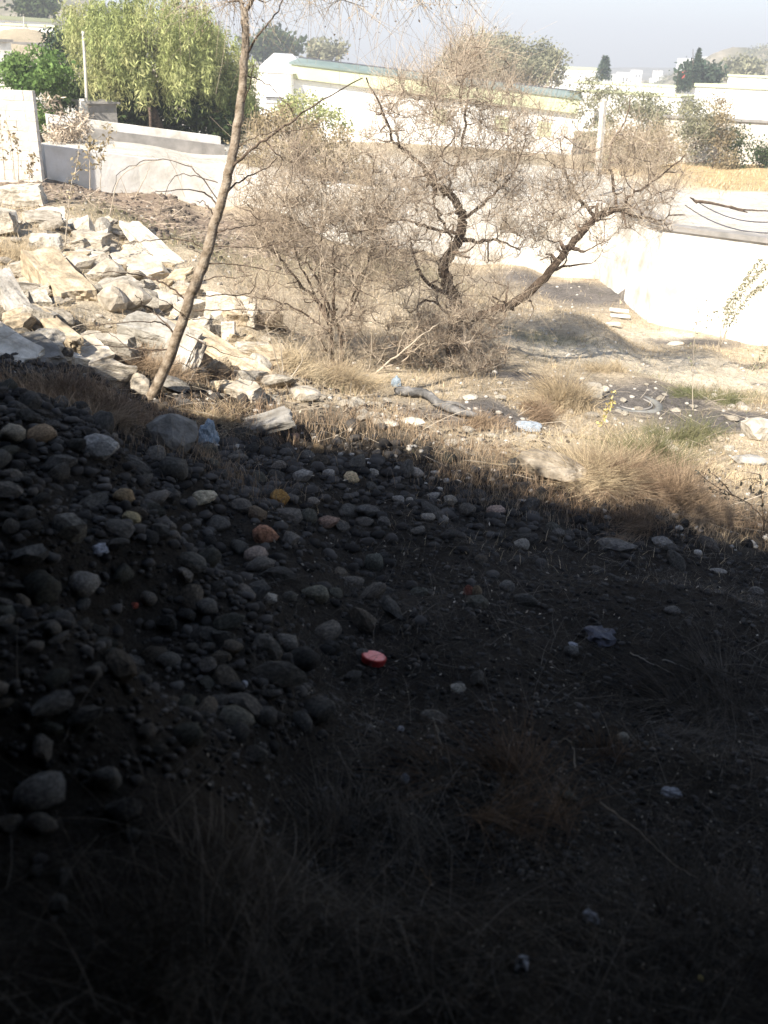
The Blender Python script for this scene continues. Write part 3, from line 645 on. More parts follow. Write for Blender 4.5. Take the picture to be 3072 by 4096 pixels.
# gravel chips all over the dark soil and the lit straw
def polar(n, d0, d1, az0=-30, az1=30):
    a = np.radians(rng.uniform(az0, az1, n)); d = np.exp(rng.uniform(math.log(d0), math.log(d1), n)); return d*np.sin(a), d*np.cos(a)
x, y = polar(9000, 2.6, 10.5); z = hgt(x, y)
joined_stones(np.stack([x, y, z+.002, rng.uniform(.004, .028, len(x))*(.5+y*.09)], 1), 'gravel', 'dark gravel chips scattered over the shaded soil', M['dullstone'], 1)
x, y = polar(2600, 13, 26, -26, -2); z = hgt(x, y); k = (seg_side(x, y) < 0) & (rng.random(len(x)) < zones(x, y)[2]); x, y, z = x[k], y[k], z[k]
joined_stones(np.stack([x, y, z+.01, rng.uniform(.02, .09, len(x))], 1), 'burnt_debris', 'dark clods and burnt debris strewn over the brown slope behind the rubble', M['burnt'], 1)
x, y = polar(1500, 7.5, 24); z = hgt(x, y); k = seg_side(x, y) < 0; x, y, z = x[k], y[k], z[k]
joined_stones(np.stack([x, y, z+.004, rng.uniform(.012, .045, len(x))], 1), 'gravel', 'pale gravel and clods scattered over the sunlit ground', M['concrete'], 1)

# ------------------------------------------------------------ grass
def field(n, d0, d1, az0, az1, fn): 
    x, y = polar(n, d0, d1, az0, az1); z = hgt(x, y); sd = seg_side(x, y); near, ash, br, pl, gr = zones(x, y)
    k = (rng.random(n) < fn(x, y, near, ash, br, pl, gr)) & (sd < -.05); return np.stack([x[k], y[k], z[k]], 1)
def density(x, y, near, ash, br, pl, gr):
    return np.clip(.45+1.1*fbm(x, y, 1.3, 12), .03, 1)*(1-near*.97)*(1-ash*.97)*(1-br*.85)*(1-pl*.72)
b_ = field(150000, 6., 27, -27, 27, density)
m = MB(); D = np.linalg.norm(b_-CAM, axis=1); hh = rng.uniform(.03, .12, len(b_))*(.6+.9*np.clip(fbm(b_[:, 0], b_[:, 1], 2., 15)+.5, 0, 1)); m.blades(b_, hh, .0025+.00032*D, .9)
tag(m.build('dry_grass', M['straw'], None, False), 'short dry straw coloured grass covering the sunlit ground', 'grass', None, 'stuff')
b_ = field(60000, 7., 27, -27, 27, lambda x, y, n, a, br, pl, gr: np.clip(gr*1.2+.06*(fbm(x, y, 1., 22) > .2), 0, 1)*(1-n))
m = MB(); D = np.linalg.norm(b_-CAM, axis=1); m.blades(b_, rng.uniform(.04, .13, len(b_)), .003+.0003*D, .7)
tag(m.build('olive_grass', M['greengrass'], None, False), 'patches of olive green grass on the slope and by the white wall', 'grass', None, 'stuff')
# rust coloured grass along the shade edge and in hollows
RG = [(G(830,1500),.8,.5),(G(650,1450),.5,.4),(G(350,1640),.9,.5),(G(1850,1700),.7,.25),(G(2050,1870),.5,.4),(G(2000,1950),.6,.3),(G(1500,1700),1.,.3),(G(800,1700),.8,.35),(G(2550,2050),1.,.3),(G(3000,2080),.5,.3)]
b_ = field(60000, 6., 12, -27, 27, lambda x, y, n, a, br, pl, gr: np.clip(sum(blob(x, y, c, u, v) for c, u, v in RG)*1.3, 0, 1))
m = MB(); m.blades(b_, rng.uniform(.06, .2, len(b_)), .0045, .6)
tag(m.build('rusty_grass', M['rust'], None, False), 'rust brown dry grass along the rim of the shade', 'grass', None, 'stuff')
# dead grass and straw litter in the shade
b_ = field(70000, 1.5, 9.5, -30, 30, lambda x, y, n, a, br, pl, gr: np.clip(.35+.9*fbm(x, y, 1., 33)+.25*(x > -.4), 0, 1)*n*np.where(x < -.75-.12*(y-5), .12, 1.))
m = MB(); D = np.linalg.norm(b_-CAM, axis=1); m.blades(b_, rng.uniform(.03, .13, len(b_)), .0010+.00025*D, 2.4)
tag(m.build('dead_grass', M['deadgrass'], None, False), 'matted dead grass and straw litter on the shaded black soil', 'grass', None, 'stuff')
def stalks(n, region, h, rad, name, mtl, label, d0=1.5, d1=9, az=(-30, 30), flat=.8):
    x, y = polar(n, d0, d1, *az); k = rng.random(n) < region(x, y); x, y = x[k], y[k]; z = hgt(x, y); n = len(x)
    th = rng.uniform(0, 6.28, n); Lh = rng.uniform(.4, 1, n)*h; t = np.linspace(0, 1, 5)
    dirv = np.stack([np.cos(th)*flat, np.sin(th)*flat, rng.uniform(.05, .9, n)*(1.2-flat)+.04], 1); dirv /= np.linalg.norm(dirv, axis=1)[:, None]
    pt = np.stack([x, y, z+.01], 1)[:, None]+dirv[:, None]*(Lh[:, None]*t)[..., None]
    cv = rng.normal(size=(n, 3))*.25; cv[:, 2] = -abs(cv[:, 2])*.4; pt += cv[:, None]*(Lh[:, None]*t**2)[..., None]
    zt = hgt(pt[..., 0].ravel(), pt[..., 1].ravel()).reshape(n, 5); pt[..., 2] = np.maximum(pt[..., 2], zt+.006)
    m = MB(); m.tubes(pt, np.broadcast_to(rad*(1-.6*t), (n, 5))*rng.uniform(.6, 1.4, (n, 1)), 3)
    return tag(m.build(name, mtl), label, 'dead stems', None, 'stuff')
def flecks():
    x, y = polar(3600, 1.8, 9.6, -27, 30); k = (x > -.9-.12*(y-5)) & (rng.random(len(x)) < np.clip(.5+fbm(x, y, 1.1, 61)*1.4, .05, 1)); x, y = x[k], y[k]
    m = MB(); m.leaves(np.stack([x, y, hgt(x, y)+.01], 1), .003+.0016*y, 0, 2.2); tag(m.build('litter_flecks', M['paletwig'], None, False), 'pale flecks of chaff and leaf litter on the shaded black soil', 'litter', None, 'stuff')
flecks()
stalks(3800, lambda x, y: np.clip(.35+.6*(x > -.2)+fbm(x, y, 1., 51)*.8, 0, 1)*np.where(x < -.75-.12*(y-5), np.clip((3.2-y)*1.5, .1, 1), 1), .38, .0016, 'fallen_stems', M['deadgrass'], 'thin dead stems lying criss-cross on the shaded ground')
stalks(1600, lambda x, y: (seg_side(x, y) < 0)*np.clip(.5+fbm(x, y, 1., 53), 0, 1), .6, .0035, 'fallen_stems', M['paletwig'], 'pale fallen twigs scattered over the sunlit slope', 8, 22, (-26, 26))
stalks(1800, lambda x, y: (seg_side(x, y) < 0)*zones(x, y)[2], .7, .006, 'fallen_stems', M['twig'], 'burnt fallen stems tangled over the brown slope behind the rubble', 14, 26, (-26, -2), .9)

def tuft(px, py, rad, h, n, mtl, label, spread=.9, wd=.003, name='grass_tuft', wind=(0, 0)):
    g = G(px, py); t = empty(name, g, label, 'grass tuft')
    r = np.abs(rng.normal(size=n))*rad*.42; a = rng.uniform(0, 6.28, n); sub = rng.normal(size=(7, 2))*rad*.45; si = rng.integers(0, 7, n)
    x, y = g[0]+r*np.cos(a)*.8+sub[si, 0], g[1]+r*np.sin(a)*.8+sub[si, 1]; a = np.arctan2(y-g[1], x-g[0])*.6+a*.4; r = np.minimum(np.hypot(x-g[0], y-g[1]), rad*1.2)
    base = np.stack([x, y, hgt(x, y)-.01], 1)
    k = 5; tt = np.linspace(0, 1, k); hh = h*rng.uniform(.3, 1.1, n)*(1-.35*r/rad)*rng.uniform(.6, 1.2, 7)[si]
    out = np.stack([np.cos(a), np.sin(a)], 1)*(r/rad*spread+.12*rng.normal(size=n))[:, None]+rng.normal(size=(n, 2))*.14+np.array(wind)
    d = np.hstack([out, np.ones((n, 1))]); d /= np.linalg.norm(d, axis=1)[:, None]
    pt = base[:, None]+d[:, None]*(hh[:, None]*tt)[..., None]
    pt[..., :2] += (out*hh[:, None])[:, None]*(tt**2.2)[None, :, None]*.7; pt[..., 2] -= (hh[:, None]*tt**2.5)*np.abs(rng.normal(size=(n, 1)))*.35; pt += rng.normal(size=(n, 1, 3))*(hh[:, None]*tt**1.6)[..., None]*.12+rng.normal(size=(n, k, 3))*.006*tt[None, :, None]
    m = MB(); m.tubes(pt, np.broadcast_to(wd*(1-.75*tt)*.5, (n, k)), 3)
    o = m.build('blades', mtl, t); o['kind'] = 'stuff'; return t
tuft(2260,1640,.36,.56,2400,M['straw'],'upright tawny grass clump behind the big straw tufts, near the dark patch',.7,.007)
tuft(2190,1680,.3,.36,800,M['rust'],'reddish low grass clump at the left foot of the tawny one',.7,.006)
tuft(2380,1940,.36,.56,3200,M['straw'],'big round straw tuft beside the pale streaked boulder at the shade edge',1.3,.0055)
tuft(2480,1970,.32,.50,1900,M['rust'],'brown straw tuft leaning right from the big round one',1.2,.0055)
tuft(2600,1860,.34,.5,1800,M['greengrass'],'greyish olive tuft behind the big round straw tuft',.9,.0055)
tuft(2700,2010,.40,.50,2300,M['rust'],'wide dusky tuft half in shade right of the big straw tuft',1.2,.005)
tuft(2800,2080,.34,.34,900,M['rust'],'low rusty tuft on the shade rim near the thorny stem',1.2,.005)
tuft(2560,2110,.3,.28,700,M['rust'],'low orange brown tuft in front of the wide dusky one',1.2,.005)
tuft(2450,1490,.3,.34,500,M['straw'],'small straw tuft standing on the pale path',.8,.006)
tuft(2720,1760,.35,.5,700,M['greengrass'],'olive weed clump with pale stems right of the grey rubber ring',.8,.006)
tuft(2870,1610,.4,.4,800,M['greengrass'],'green weed clump below the white wall on the right',.9,.007)
tuft(1330,1560,.5,.5,1500,M['straw'],'pale straw clump around the foot of the bare shrub',.9,.006)
tuft(1180,1480,.4,.45,900,M['straw'],'pale straw clump left of the bare shrub foot',.9,.006)
tuft(640,1500,.30,.42,1000,M['rust'],'tangled rusty grass filling the hollow left of the sapling',1.,.006)
tuft(880,1540,.35,.34,1100,M['rust'],'red brown grass under the long tan beam',1.,.006)
tuft(1900,1700,.3,.24,800,M['rust'],'low rusty tuft below the charred log end',1.1,.005)
tuft(60,1040,.5,.42,900,M['straw'],'pale tall straw at the left edge above the tan beam',.6,.007)
tuft(330,1330,.4,.3,700,M['straw'],'dry grass between the narrow beam and the boulders',1.,.006)
tuft(480,1690,.34,.28,1000,M['rust'],'brown grass clump at the top of the cobble heap',1.,.005)
tuft(270,1590,.34,.28,900,M['rust'],'olive brown grass clump behind the crest of the heap',1.,.005)
tuft(900,1680,.3,.25,900,M['straw'],'dry grass clump between the blue bag and the grey slab',1.,.005)
tuft(2050,3190,.30,.40,520,M['shade_rust'],'reddish dry tuft in the dark lower middle foreground',1.3,.0028)
tuft(2900,2900,.45,.40,700,M['deadgrass'],'wiry grey dead bush at the right edge of the dark foreground',1.4,.0035,wind=(-.3,.1))
tuft(2420,3020,.14,.25,160,M['shade_rust'],'small orange tuft right of the reddish one',1.2,.0028)
tuft(1260,3350,.22,.3,260,M['deadgrass'],'thin upright dead grass left of the reddish tuft',.8,.003)
tuft(1450,3450,.3,.3,450,M['deadgrass'],'dim spreading tuft low in the middle foreground',1.4,.003)
tuft(2700,3700,.4,.3,500,M['deadgrass'],'dim low tuft at the lower right of the dark foreground',1.5,.0028)
tuft(700,3800,.4,.28,600,M['deadgrass'],'dim low tuft at the lower left of the dark foreground',1.5,.0028)

# ------------------------------------------------------------ woody plants
def limb_path(pl, Y, dy=0., jit=.012, n=5):
    """pl: pixel points; a real branch also runs in depth: Y at foot, drifting by dy"""
    k = len(pl); pts = [P(px, py, Y+dy*i/(k-1)+(random.uniform(-.06, .06) if 0 < i < k-1 else 0)) for i, (px, py) in enumerate(pl)]
    return smooth(pts, n, jit)
class Woody:
    def __init__(s): s.nodes = []; s.rad = []; s.trunks = []
    def limb(s, path, r0, r1, k=7, pw=1.):
        n = len(path); t = np.linspace(0, 1, n); r = r0+(r1-r0)*t**pw; r = r*(1+.08*rng.normal(size=n))
        s.trunks.append((path, r, k)); s.nodes += list(path[1:]); s.rad += list(r[1:]); return path
    def grow(s, targets, cap=1.1, r_min=.005, start=None, k=4, up=.25, shrink=.72):
        N = np.array(s.nodes); Rr = np.array(s.rad); T_ = np.array(targets)
        d0 = np.array([np.min(np.linalg.norm(N-t, axis=1)) for t in T_]); T_ = T_[np.argsort(d0)]
        buf = np.zeros((len(N)+len(T_)*4, 3)); rb = np.zeros(len(buf)); n = len(N); buf[:n] = N; rb[:n] = Rr; out = []
        for t in T_:
            dd = np.linalg.norm(buf[:n]-t, axis=1)+.35*np.maximum(0, buf[:n, 2]-t[2]); i = int(np.argmin(dd)); a = buf[i]; L_ = np.linalg.norm(t-a)
            if L_ > cap or L_ < .05: continue
            r0 = max(r_min, rb[i]*shrink); tt = np.linspace(0, 1, 6)[:, None]
            bow = rng.normal(size=3)*.12*L_; bow[2] -= up*L_*.5
            p = a+(t-a)*tt+bow*(4*tt*(1-tt))*.5+rng.normal(size=(6, 3))*.02*L_; p[0] = a
            r = np.linspace(r0, max(r_min*.6, r0*.45), 6); out.append((p, r))
            buf[n:n+4] = p[2:]; rb[n:n+4] = r[2:]; n += 4
        s.nodes = list(buf[:n]); s.rad = list(rb[:n]); return out
def twigs(mb, nodes, n, L_, rad, up=.9, k=5, curl=.35, zmin=None):
    N = np.array(nodes); S = N[rng.integers(0, len(N), n)]
    d = rng.normal(size=(n, 3)); d[:, 2] += up; d /= np.linalg.norm(d, axis=1)[:, None]
    Ls = L_*rng.uniform(.4, 1.3, n); t = np.linspace(0, 1, k); c = rng.normal(size=(n, 3))*curl
    pt = S[:, None]+d[:, None]*(Ls[:, None]*t)[..., None]+c[:, None]*(Ls[:, None]*t**2)[..., None]
    mb.tubes(pt, np.broadcast_to(rad*(1-.6*t), (n, k)), 3); return pt
def envelope(blobs, n, Y, dY):
    out = []; ws = [b[2]*b[3] for b in blobs]
    for b in random.choices(blobs, ws, k=n):
        while True:
            u, v = random.uniform(-1, 1), random.uniform(-1, 1)
            if u*u+v*v < 1: break
        out.append(P(b[0]+u*b[2], b[1]+v*b[3], Y+random.gauss(0, dY)*math.sqrt(1-u*u-v*v+.15)))
    return out
def shrub(name, label, cat, limbs, Y, blobs, nb, nt_, fz, dY=.6, bark='darkbark', twl=.48, twr=.0025, cap=1.1, fuzzmat='fuzz', group=None):
    g = P(*limbs[0][0][0], Y); t = empty(name, (g[0], g[1], gz(g[0], g[1])), label, cat, group)
    W_ = Woody()
    for i, (pl, r0, r1, dy) in enumerate(limbs):
        r0 *= 1.1; r1 *= 1.1
        path = limb_path(pl, Y+(0 if len(limbs[i]) < 5 else 0), dy)
        if i == 0: path[0][2] = min(path[0][2], gz(path[0][0], path[0][1])-.05)
        W_.limb(path, r0, r1)
        m = MB(); m.tube(path, W_.trunks[-1][1], 8); m.build('trunk' if i == 0 else 'limb', M[bark], t)
    br = W_.grow(envelope(blobs, nb, Y, dY), cap)
    m = MB()
    if br: m.tubes(np.array([b[0] for b in br]), np.array([b[1] for b in br]), 4)
    o = m.build('branches', M['midbark'], t); o['kind'] = 'stuff'
    m = MB(); pt = twigs(m, W_.nodes[len(W_.nodes)//12:], nt_, twl, twr)
    o = m.build('twigs', M['twig'], t); o['kind'] = 'stuff'
    if fz:
        q = pt[rng.integers(0, len(pt), fz), rng.integers(1, 5, fz)]+rng.normal(size=(fz, 3))*.03
        m = MB(); m.leaves(q, np.full(fz, .0055), -.8, 6.); o = m.build('dry_sprigs', M[fuzzmat], t, False); o['kind'] = 'stuff'
    return t, W_
# big tamarisk
shrub('tamarisk_tree', 'large bare tamarisk tree with dark twisted limbs and pinkish dry sprigs in the middle', 'tree', [
  ([(1810,1410),(1812,1330),(1825,1240),(1800,1150),(1770,1060),(1812,1000),(1840,930),(1845,870),(1828,810),(1785,765),(1745,740),(1720,680)], .10, .035, .3),
  ([(1840,1290),(1950,1255),(2060,1210),(2160,1130),(2250,1020),(2330,930),(2385,865)], .07, .04, -.3),
  ([(2385,865),(2450,835),(2600,875),(2740,860)], .03, .008, .1),
  ([(2385,865),(2490,840),(2510,790),(2610,730),(2740,620)], .03, .007, -.6),
  ([(2380,865),(2320,800),(2270,700),(2240,560)], .025, .007, .5),
  ([(2470,840),(2450,720),(2440,640),(2452,560),(2508,470),(2520,385)], .022, .006, .7),
  ([(2165,1125),(2230,1075),(2350,1055)], .03, .01, .5),
  ([(1742,770),(1690,670),(1620,600),(1570,560),(1530,450),(1465,310)], .035, .008, -.7),
  ([(1735,700),(1745,640),(1800,575),(1842,515)], .02, .007, .4),
  ([(1840,930),(1760,925),(1690,905),(1630,885),(1520,865),(1440,850)], .025, .007, -.6),
  ([(1745,740),(1735,800),(1760,880),(1810,950)], .02, .018, .2),
  ([(1820,700),(1850,560),(1870,400),(1900,250),(1932,100)], .022, .005, .9),
  ([(1845,960),(1900,965),(1990,960),(2080,1000)], .03, .01, .7),
  ([(1800,1180),(1700,1120),(1650,1010),(1640,950)], .03, .01, -.5),
  ([(1640,1250),(1720,1200),(1810,1270)], .012, .02, -.4),
  ([(1850,880),(1950,800),(2050,700),(2100,560),(2110,450)], .025, .006, .6),
  ], 14.1, [(1850,360,170,160),(1650,430,150,140),(2050,520,150,180),(2600,700,150,150),(1900,480,200,300),(1650,560,220,260),(2150,720,260,280),(2450,720,270,200),(1560,860,200,200),(1850,880,280,220),(2250,900,260,150),(1900,1230,240,150),(2600,880,120,80),(1870,230,90,150),(1700,1150,200,140)],
  1500, 12500, 9000, .8)
shrub('bare_shrub', 'bare many stemmed shrub fanning up in the middle left of the tamarisk', 'shrub', [
  ([(1345,1490),(1325,1400),(1320,1300),(1290,1230),(1230,1170),(1140,1050),(1070,960),(1050,880)], .035, .007, .4),
  ([(1330,1300),(1335,1180),(1332,1010)], .022, .008, -.3),
  ([(1320,1300),(1240,1150),(1180,1000),(1165,760)], .018, .005, .5),
  ([(1335,1300),(1380,1240),(1430,1140),(1390,1070),(1330,1000)], .018, .006, .4),
  ([(1345,1290),(1300,1190),(1262,1100),(1220,1050)], .018, .008, -.3),
  ([(1345,1480),(1370,1400),(1350,1300),(1330,1290)], .02, .02, .1),
  ([(1310,1290),(1280,1100),(1290,900),(1270,700)], .015, .004, .5),
  ([(1400,1260),(1460,1100),(1500,900),(1520,740)], .015, .004, .3),
  ([(1320,1330),(1180,1230),(1050,1190),(960,1180)], .014, .004, -.2),
  ], 12.35, [(1300,760,340,190),(1080,780,160,220),(1560,1000,150,180),(1250,920,200,260),(1400,1050,160,220),(1150,850,150,200),(1320,1260,230,120),(1500,900,120,180),(1050,1150,120,200),(1350,1400,200,100)],
  950, 9500, 6500, .5, twl=.36, twr=.0024)
shrub('low_bush', 'dark tangled low bush at the foot of the tamarisk', 'bush', [
  ([(1800,1560),(1810,1480),(1790,1400),(1800,1330)], .03, .01, .1),
  ([(1800,1520),(1900,1440),(1980,1380)], .02, .006, .1),
  ([(1800,1520),(1700,1400),(1620,1330)], .02, .006, .1)], 12.9,
  [(1800,1420,230,120),(1830,1300,180,100),(1650,1350,120,90),(1930,1500,120,90)], 380, 4500, 4500, .45, twl=.18, twr=.003, fuzzmat='rust')

# leaning sapling in front
def sapling():
    Y = 8.55
    t = empty('leaning_sapling', G(600,1600), 'slender leaning tree with grey bark rising from the rubble past the top edge', 'tree')
    tr = [(590,1640),(600,1600),(690,1400),(760,1190),(815,1050),(855,910),(895,770),(930,620),(960,440),(975,280),(982,120),(976,30)]
    path = smooth([P(a, b, Y) for a, b in tr], 6, .004); n = len(path); f = np.linspace(0, 1, n)
    r = np.interp(f, [0, .06, .5, 1], [.072, .054, .043, .030])*(1+.05*rng.normal(size=n)); r = np.convolve(np.pad(r, 1, 'edge'), [.25, .5, .25], 'valid')
    m = MB(); m.tube(path, r, 12); m.build('trunk', M['bark'], t)
    BR = [([(825,1010),(770,968),(690,955),(600,960),(500,975)], .009), ([(828,1060),(790,1010),(740,995)], .007),
     ([(765,1225),(700,1160),(620,1120),(560,1100),(470,1090),(385,1092)], .012), ([(705,1342),(660,1300),(600,1285),(450,1292),(330,1310)], .010),
     ([(700,1335),(640,1270),(580,1225),(540,1180)], .009), ([(862,910),(850,850),(820,815),(788,805)], .010), ([(865,820),(830,775),(760,760),(620,765)], .010),
     ([(880,815),(800,700),(700,645),(580,645),(480,690),(440,795)], .007), ([(870,730),(760,700),(690,720),(640,860)], .006),
     ([(890,780),(960,725),(1050,680),(1110,630)], .012), ([(905,690),(980,620),(1060,560),(1160,490),(1290,400),(1450,312)], .016),
     ([(1060,560),(1100,610),(1130,640),(1100,700)], .008), ([(870,930),(940,912),(1020,900),(1110,880)], .008),
     ([(850,982),(940,985),(1040,992),(1180,960)], .007), ([(835,1055),(930,1058),(1040,1075),(1200,1110)], .008), ([(815,1122),(870,1105),(940,1110),(1010,1100)], .008),
     ([(795,1180),(900,1178),(1000,1172),(1030,1090)], .008), ([(780,1242),(900,1238),(1060,1240),(1150,1235)], .008), ([(770,1278),(830,1278),(880,1275)], .006),
     ([(745,1338),(830,1380),(920,1420),(1020,1440)], .007), ([(700,1400),(560,1395),(430,1385),(330,1380)], .009), ([(690,1400),(520,1390),(430,1330),(325,1340)], .006),
     ([(960,440),(1000,330),(1010,250)], .008), ([(985,40),(1025,-30),(1090,-120),(1180,-170)], .024), ([(975,40),(955,-10),(900,-80),(800,-150)], .022),
     ([(640,1480),(720,1450),(800,1500)], .006), ([(985,220),(1040,130),(1100,60),(1160,-60)], .012), ([(985,300),(1060,330),(1150,420),(1200,520)], .007),
     ([(935,600),(1040,540),(1200,520),(1330,500)], .006), ([(760,1280),(690,1230),(620,1180)], .006)]
    nodes = []; low = []
    for pl, r0 in BR:
        pts = [P(a, b, Y+random.uniform(-.3, .3)*i/(len(pl)-1)*1.5) for i, (a, b) in enumerate(pl)]; pts[0] = P(*pl[0], Y)
        q = smooth(pts, 5, .006); m = MB(); m.tube(q, np.linspace(r0*.85, r0*.32, len(q)), 5); m.build('branch', M['darkbark'] if r0 < .02 else M['bark'], t)
        (nodes if pl[0][1] < 100 else low).extend(q[3:])
    # crown above the frame with hanging twigs
    W_ = Woody(); W_.nodes = list(nodes); W_.rad = [.014]*len(nodes)
    tg = [P(random.uniform(700, 1900), random.uniform(-420, 40), Y+random.gauss(.3, .7)) for _ in range(120)]
    br = W_.grow(tg, 1.3, .003, up=-.2); m = MB(); m.tubes(np.array([b[0] for b in br]), np.array([b[1] for b in br]), 4); o = m.build('crown_branches', M['darkbark'], t); o['kind'] = 'stuff'
    m = MB(); pt = twigs(m, W_.nodes[10:], 1100, .42, .0024, up=-.9, curl=.4); o = m.build('crown_twigs', M['twig'], t); o['kind'] = 'stuff'
    q = pt[rng.integers(0, len(pt), 700), rng.integers(2, 5, 700)]; m2 = MB(); m2.leaves(q, np.full(700, .012), .6, 2.); o = m2.build('dry_leaves', M['rust'], t, False); o['kind'] = 'stuff'
    m = MB(); twigs(m, low, 260, .16, .0016, up=.1, curl=.3); o = m.build('side_twigs', M['twig'], t); o['kind'] = 'stuff'
sapling()

def stem_weed(name, label, lines, Y, r, mtl, leaf=None, nl=0, ls=.02, cat='weed'):
    g = P(*lines[0][0], Y); t = empty(name, (g[0], g[1], gz(g[0], g[1])), label, cat); pts = []
    for ln in lines:
        q = smooth([P(a, b, Y+random.uniform(-.05, .05)) for a, b in ln], 6, .003); m = MB(); m.tube(q, np.linspace(r, r*.35, len(q)), 4); m.build('stem', M[mtl], t); pts += list(q[len(q)//3:])
    if leaf:
        pts = np.array(pts); q = pts[rng.integers(0, len(pts), nl)]+rng.normal(size=(nl, 3))*ls; m = MB(); m.leaves(q, np.full(nl, ls), .3, 2.2); o = m.build('leaves', M[leaf], t, False); o['kind'] = 'stuff'
    return t
def Yg(px, py): return G(px, py)[1]
stem_weed('tall_weed', 'tall pale single stem with a forked top before the left slope', [[(262,1000),(270,880),(285,740),(300,700),(345,645)],[(300,700),(310,640),(318,580)]], Yg(262,1000), .009, 'paletwig', 'drybush', 60, .025)
stem_weed('tall_weed', 'dry seeded weed with curled brown leaves in front of the low rendered wall', [[(402,760),(404,640),(400,560)],[(403,680),(380,600),(350,560)],[(403,650),(430,560),(440,500)],[(360,760),(358,640),(345,560)]], Yg(402,860)-.3, .008, 'twig', 'drybush', 160, .04)
stem_weed('tall_weed', 'thin curled weeds at the left edge before the block wall', [[(20,720),(10,600),(0,480)],[(60,720),(45,580),(25,480)],[(75,740),(70,600),(60,540)]], Yg(40,820)-.5, .008, 'twig', 'drybush', 90, .035)
stem_weed('tall_weed', 'short brown weed with a drooping head beside the block wall corner', [[(115,740),(120,680),(135,630)]], Yg(115,820)-.4, .008, 'twig', 'drybush', 60, .035)
stem_weed('arched_stem', 'long thin arching stems crossing the low rendered wall', [[(440,860),(475,720),(560,660),(680,640),(800,680),(880,740)],[(540,790),(585,700),(600,660)],[(740,790),(700,680),(660,600)],[(510,790),(480,700)]], Yg(440,900)-.5, .008, 'twig')
stem_weed('tall_weed', 'feathery green grey reed leaning right against the white wall', [[(2875,1420),(2890,1330),(2930,1230),(3000,1130),(3060,1060)],[(2875,1400),(2925,1290),(2990,1190),(3070,1130)],[(2870,1400),(2900,1250),(2960,1150),(3040,1040)]], Yg(2875,1450)-.6, .008, 'paletwig', 'olive', 900, .022)
stem_weed('tall_weed', 'thin straight pale stem rising in front of the white wall', [[(2770,1640),(2772,1500),(2780,1350),(2800,1240),(2860,1155)],[(2800,1340),(2830,1270),(2880,1250)],[(2795,1250),(2780,1210)]], Yg(2770,1650), .006, 'paletwig', 'olive', 50, .02)
stem_weed('tall_weed', 'sparse dark weed leaning before the wall at the right edge', [[(2990,1520),(3030,1440),(3070,1380)],[(3000,1500),(3050,1460)]], Yg(2990,1540)-.2, .006, 'twig', 'olive', 90, .02)
stem_weed('tall_weed', 'dry yellow leafed weed above the straw tufts', [[(2380,1790),(2400,1700),(2440,1620),(2450,1580)]], Yg(2380,1800), .004, 'twig', 'yellowleaf', 60, .018)
stem_weed('thorny_stem', 'dark thorny stem with small curled leaves lying on the shade rim at right', [[(3090,2110),(3000,2020),(2930,1980),(2840,1930),(2790,1885)],[(2930,1980),(2880,1920),(2830,1880)],[(2940,1985),(2900,1975),(2830,1950)]], Yg(3050,2120), .006, 'darkbark', 'pod', 80, .012)
def pod_plant():
    Y = Yg(3060,2130)-.1; g = P(3050,2120,Y); t = empty('pod_plant', (g[0], g[1], gz(g[0], g[1])), 'small plant with hanging dark oval pods at the right edge', 'plant')
    for ln in [[(3055,2130),(3052,2050),(3045,1960),(3040,1890)],[(3045,1930),(3010,1915),(2970,1920),(2962,1930)],[(3045,1925),(3020,1930),(3003,1945)],[(3043,1900),(3000,1890),(2965,1885)]]:
        m = MB(); q = smooth([P(a, b, Y) for a, b in ln], 5); m.tube(q, np.linspace(.004, .002, len(q)), 5); m.build('stem', M['darkbark'], t)
    for px, py in [(2965,1935),(3003,1950),(3038,1968),(3066,1935),(3042,1910),(3050,2020)]:
        b = bmesh.new(); bmesh.ops.create_icosphere(b, subdivisions=2, radius=1); me = bpy.data.meshes.new('pod'); b.to_mesh(me); b.free()
        for p in me.polygons: p.use_smooth = True
        me.materials.append(M['pod']); o = bpy.data.objects.new('pod', me); COL.objects.link(o); o.parent = t
        o.location = Vector(P(px, py, Y)[:])-t.location; o.scale = (.011, .009, .024); o.rotation_euler = (random.uniform(-.2, .2), random.uniform(-.3, .3), 0)
pod_plant()
# fallen pale branches
def fallen():
    t = empty('fallen_branch', G(1400,1640), 'pale forked dead branch lying against the bush below the bare shrub', 'branch')
    for ln, r in [([(1370,1620),(1440,1560),(1530,1470),(1620,1400),(1690,1340),(1760,1290)], .020), ([(1530,1470),(1600,1450),(1660,1400),(1700,1370)], .014), ([(1590,1420),(1610,1340),(1640,1290)], .012),
                  ([(1440,1560),(1480,1450),(1488,1330)], .012), ([(1400,1620),(1500,1570),(1580,1500)], .010), ([(1500,1480),(1540,1400)], .009)]:
        q = smooth([P(a, b, 11.9-.2*i/len(ln)+.25*(1-i/len(ln))) for i, (a, b) in enumerate(ln)], 5, .006); m = MB(); m.tube(q, np.linspace(r, r*.4, len(q)), 6); m.build('stem', M['paletwig'], t)
fallen()
stem_weed('dead_twig', 'small dark forked twig stuck in the straw above the shade edge', [[(1415,1700),(1412,1660),(1380,1610)],[(1412,1665),(1440,1630),(1500,1600)],[(1412,1680),(1395,1650),(1370,1650)]], Yg(1415,1700), .006, 'darkbark', cat='twig')
stem_weed('dead_twig', 'thin upright pale stems left of the bare shrub', [[(1130,1520),(1090,1380),(1060,1300)],[(1130,1520),(1125,1400),(1105,1330)],[(1150,1530),(1210,1440),(1180,1380)]], Yg(1130,1540), .007, 'paletwig', cat='twig')
stem_weed('dead_twig', 'sharply bent straw coloured stem over the reddish foreground tuft', [[(2300,3070),(2296,3010),(2275,2958),(2235,2962)]], 3.25, .0025, 'paletwig', cat='twig')
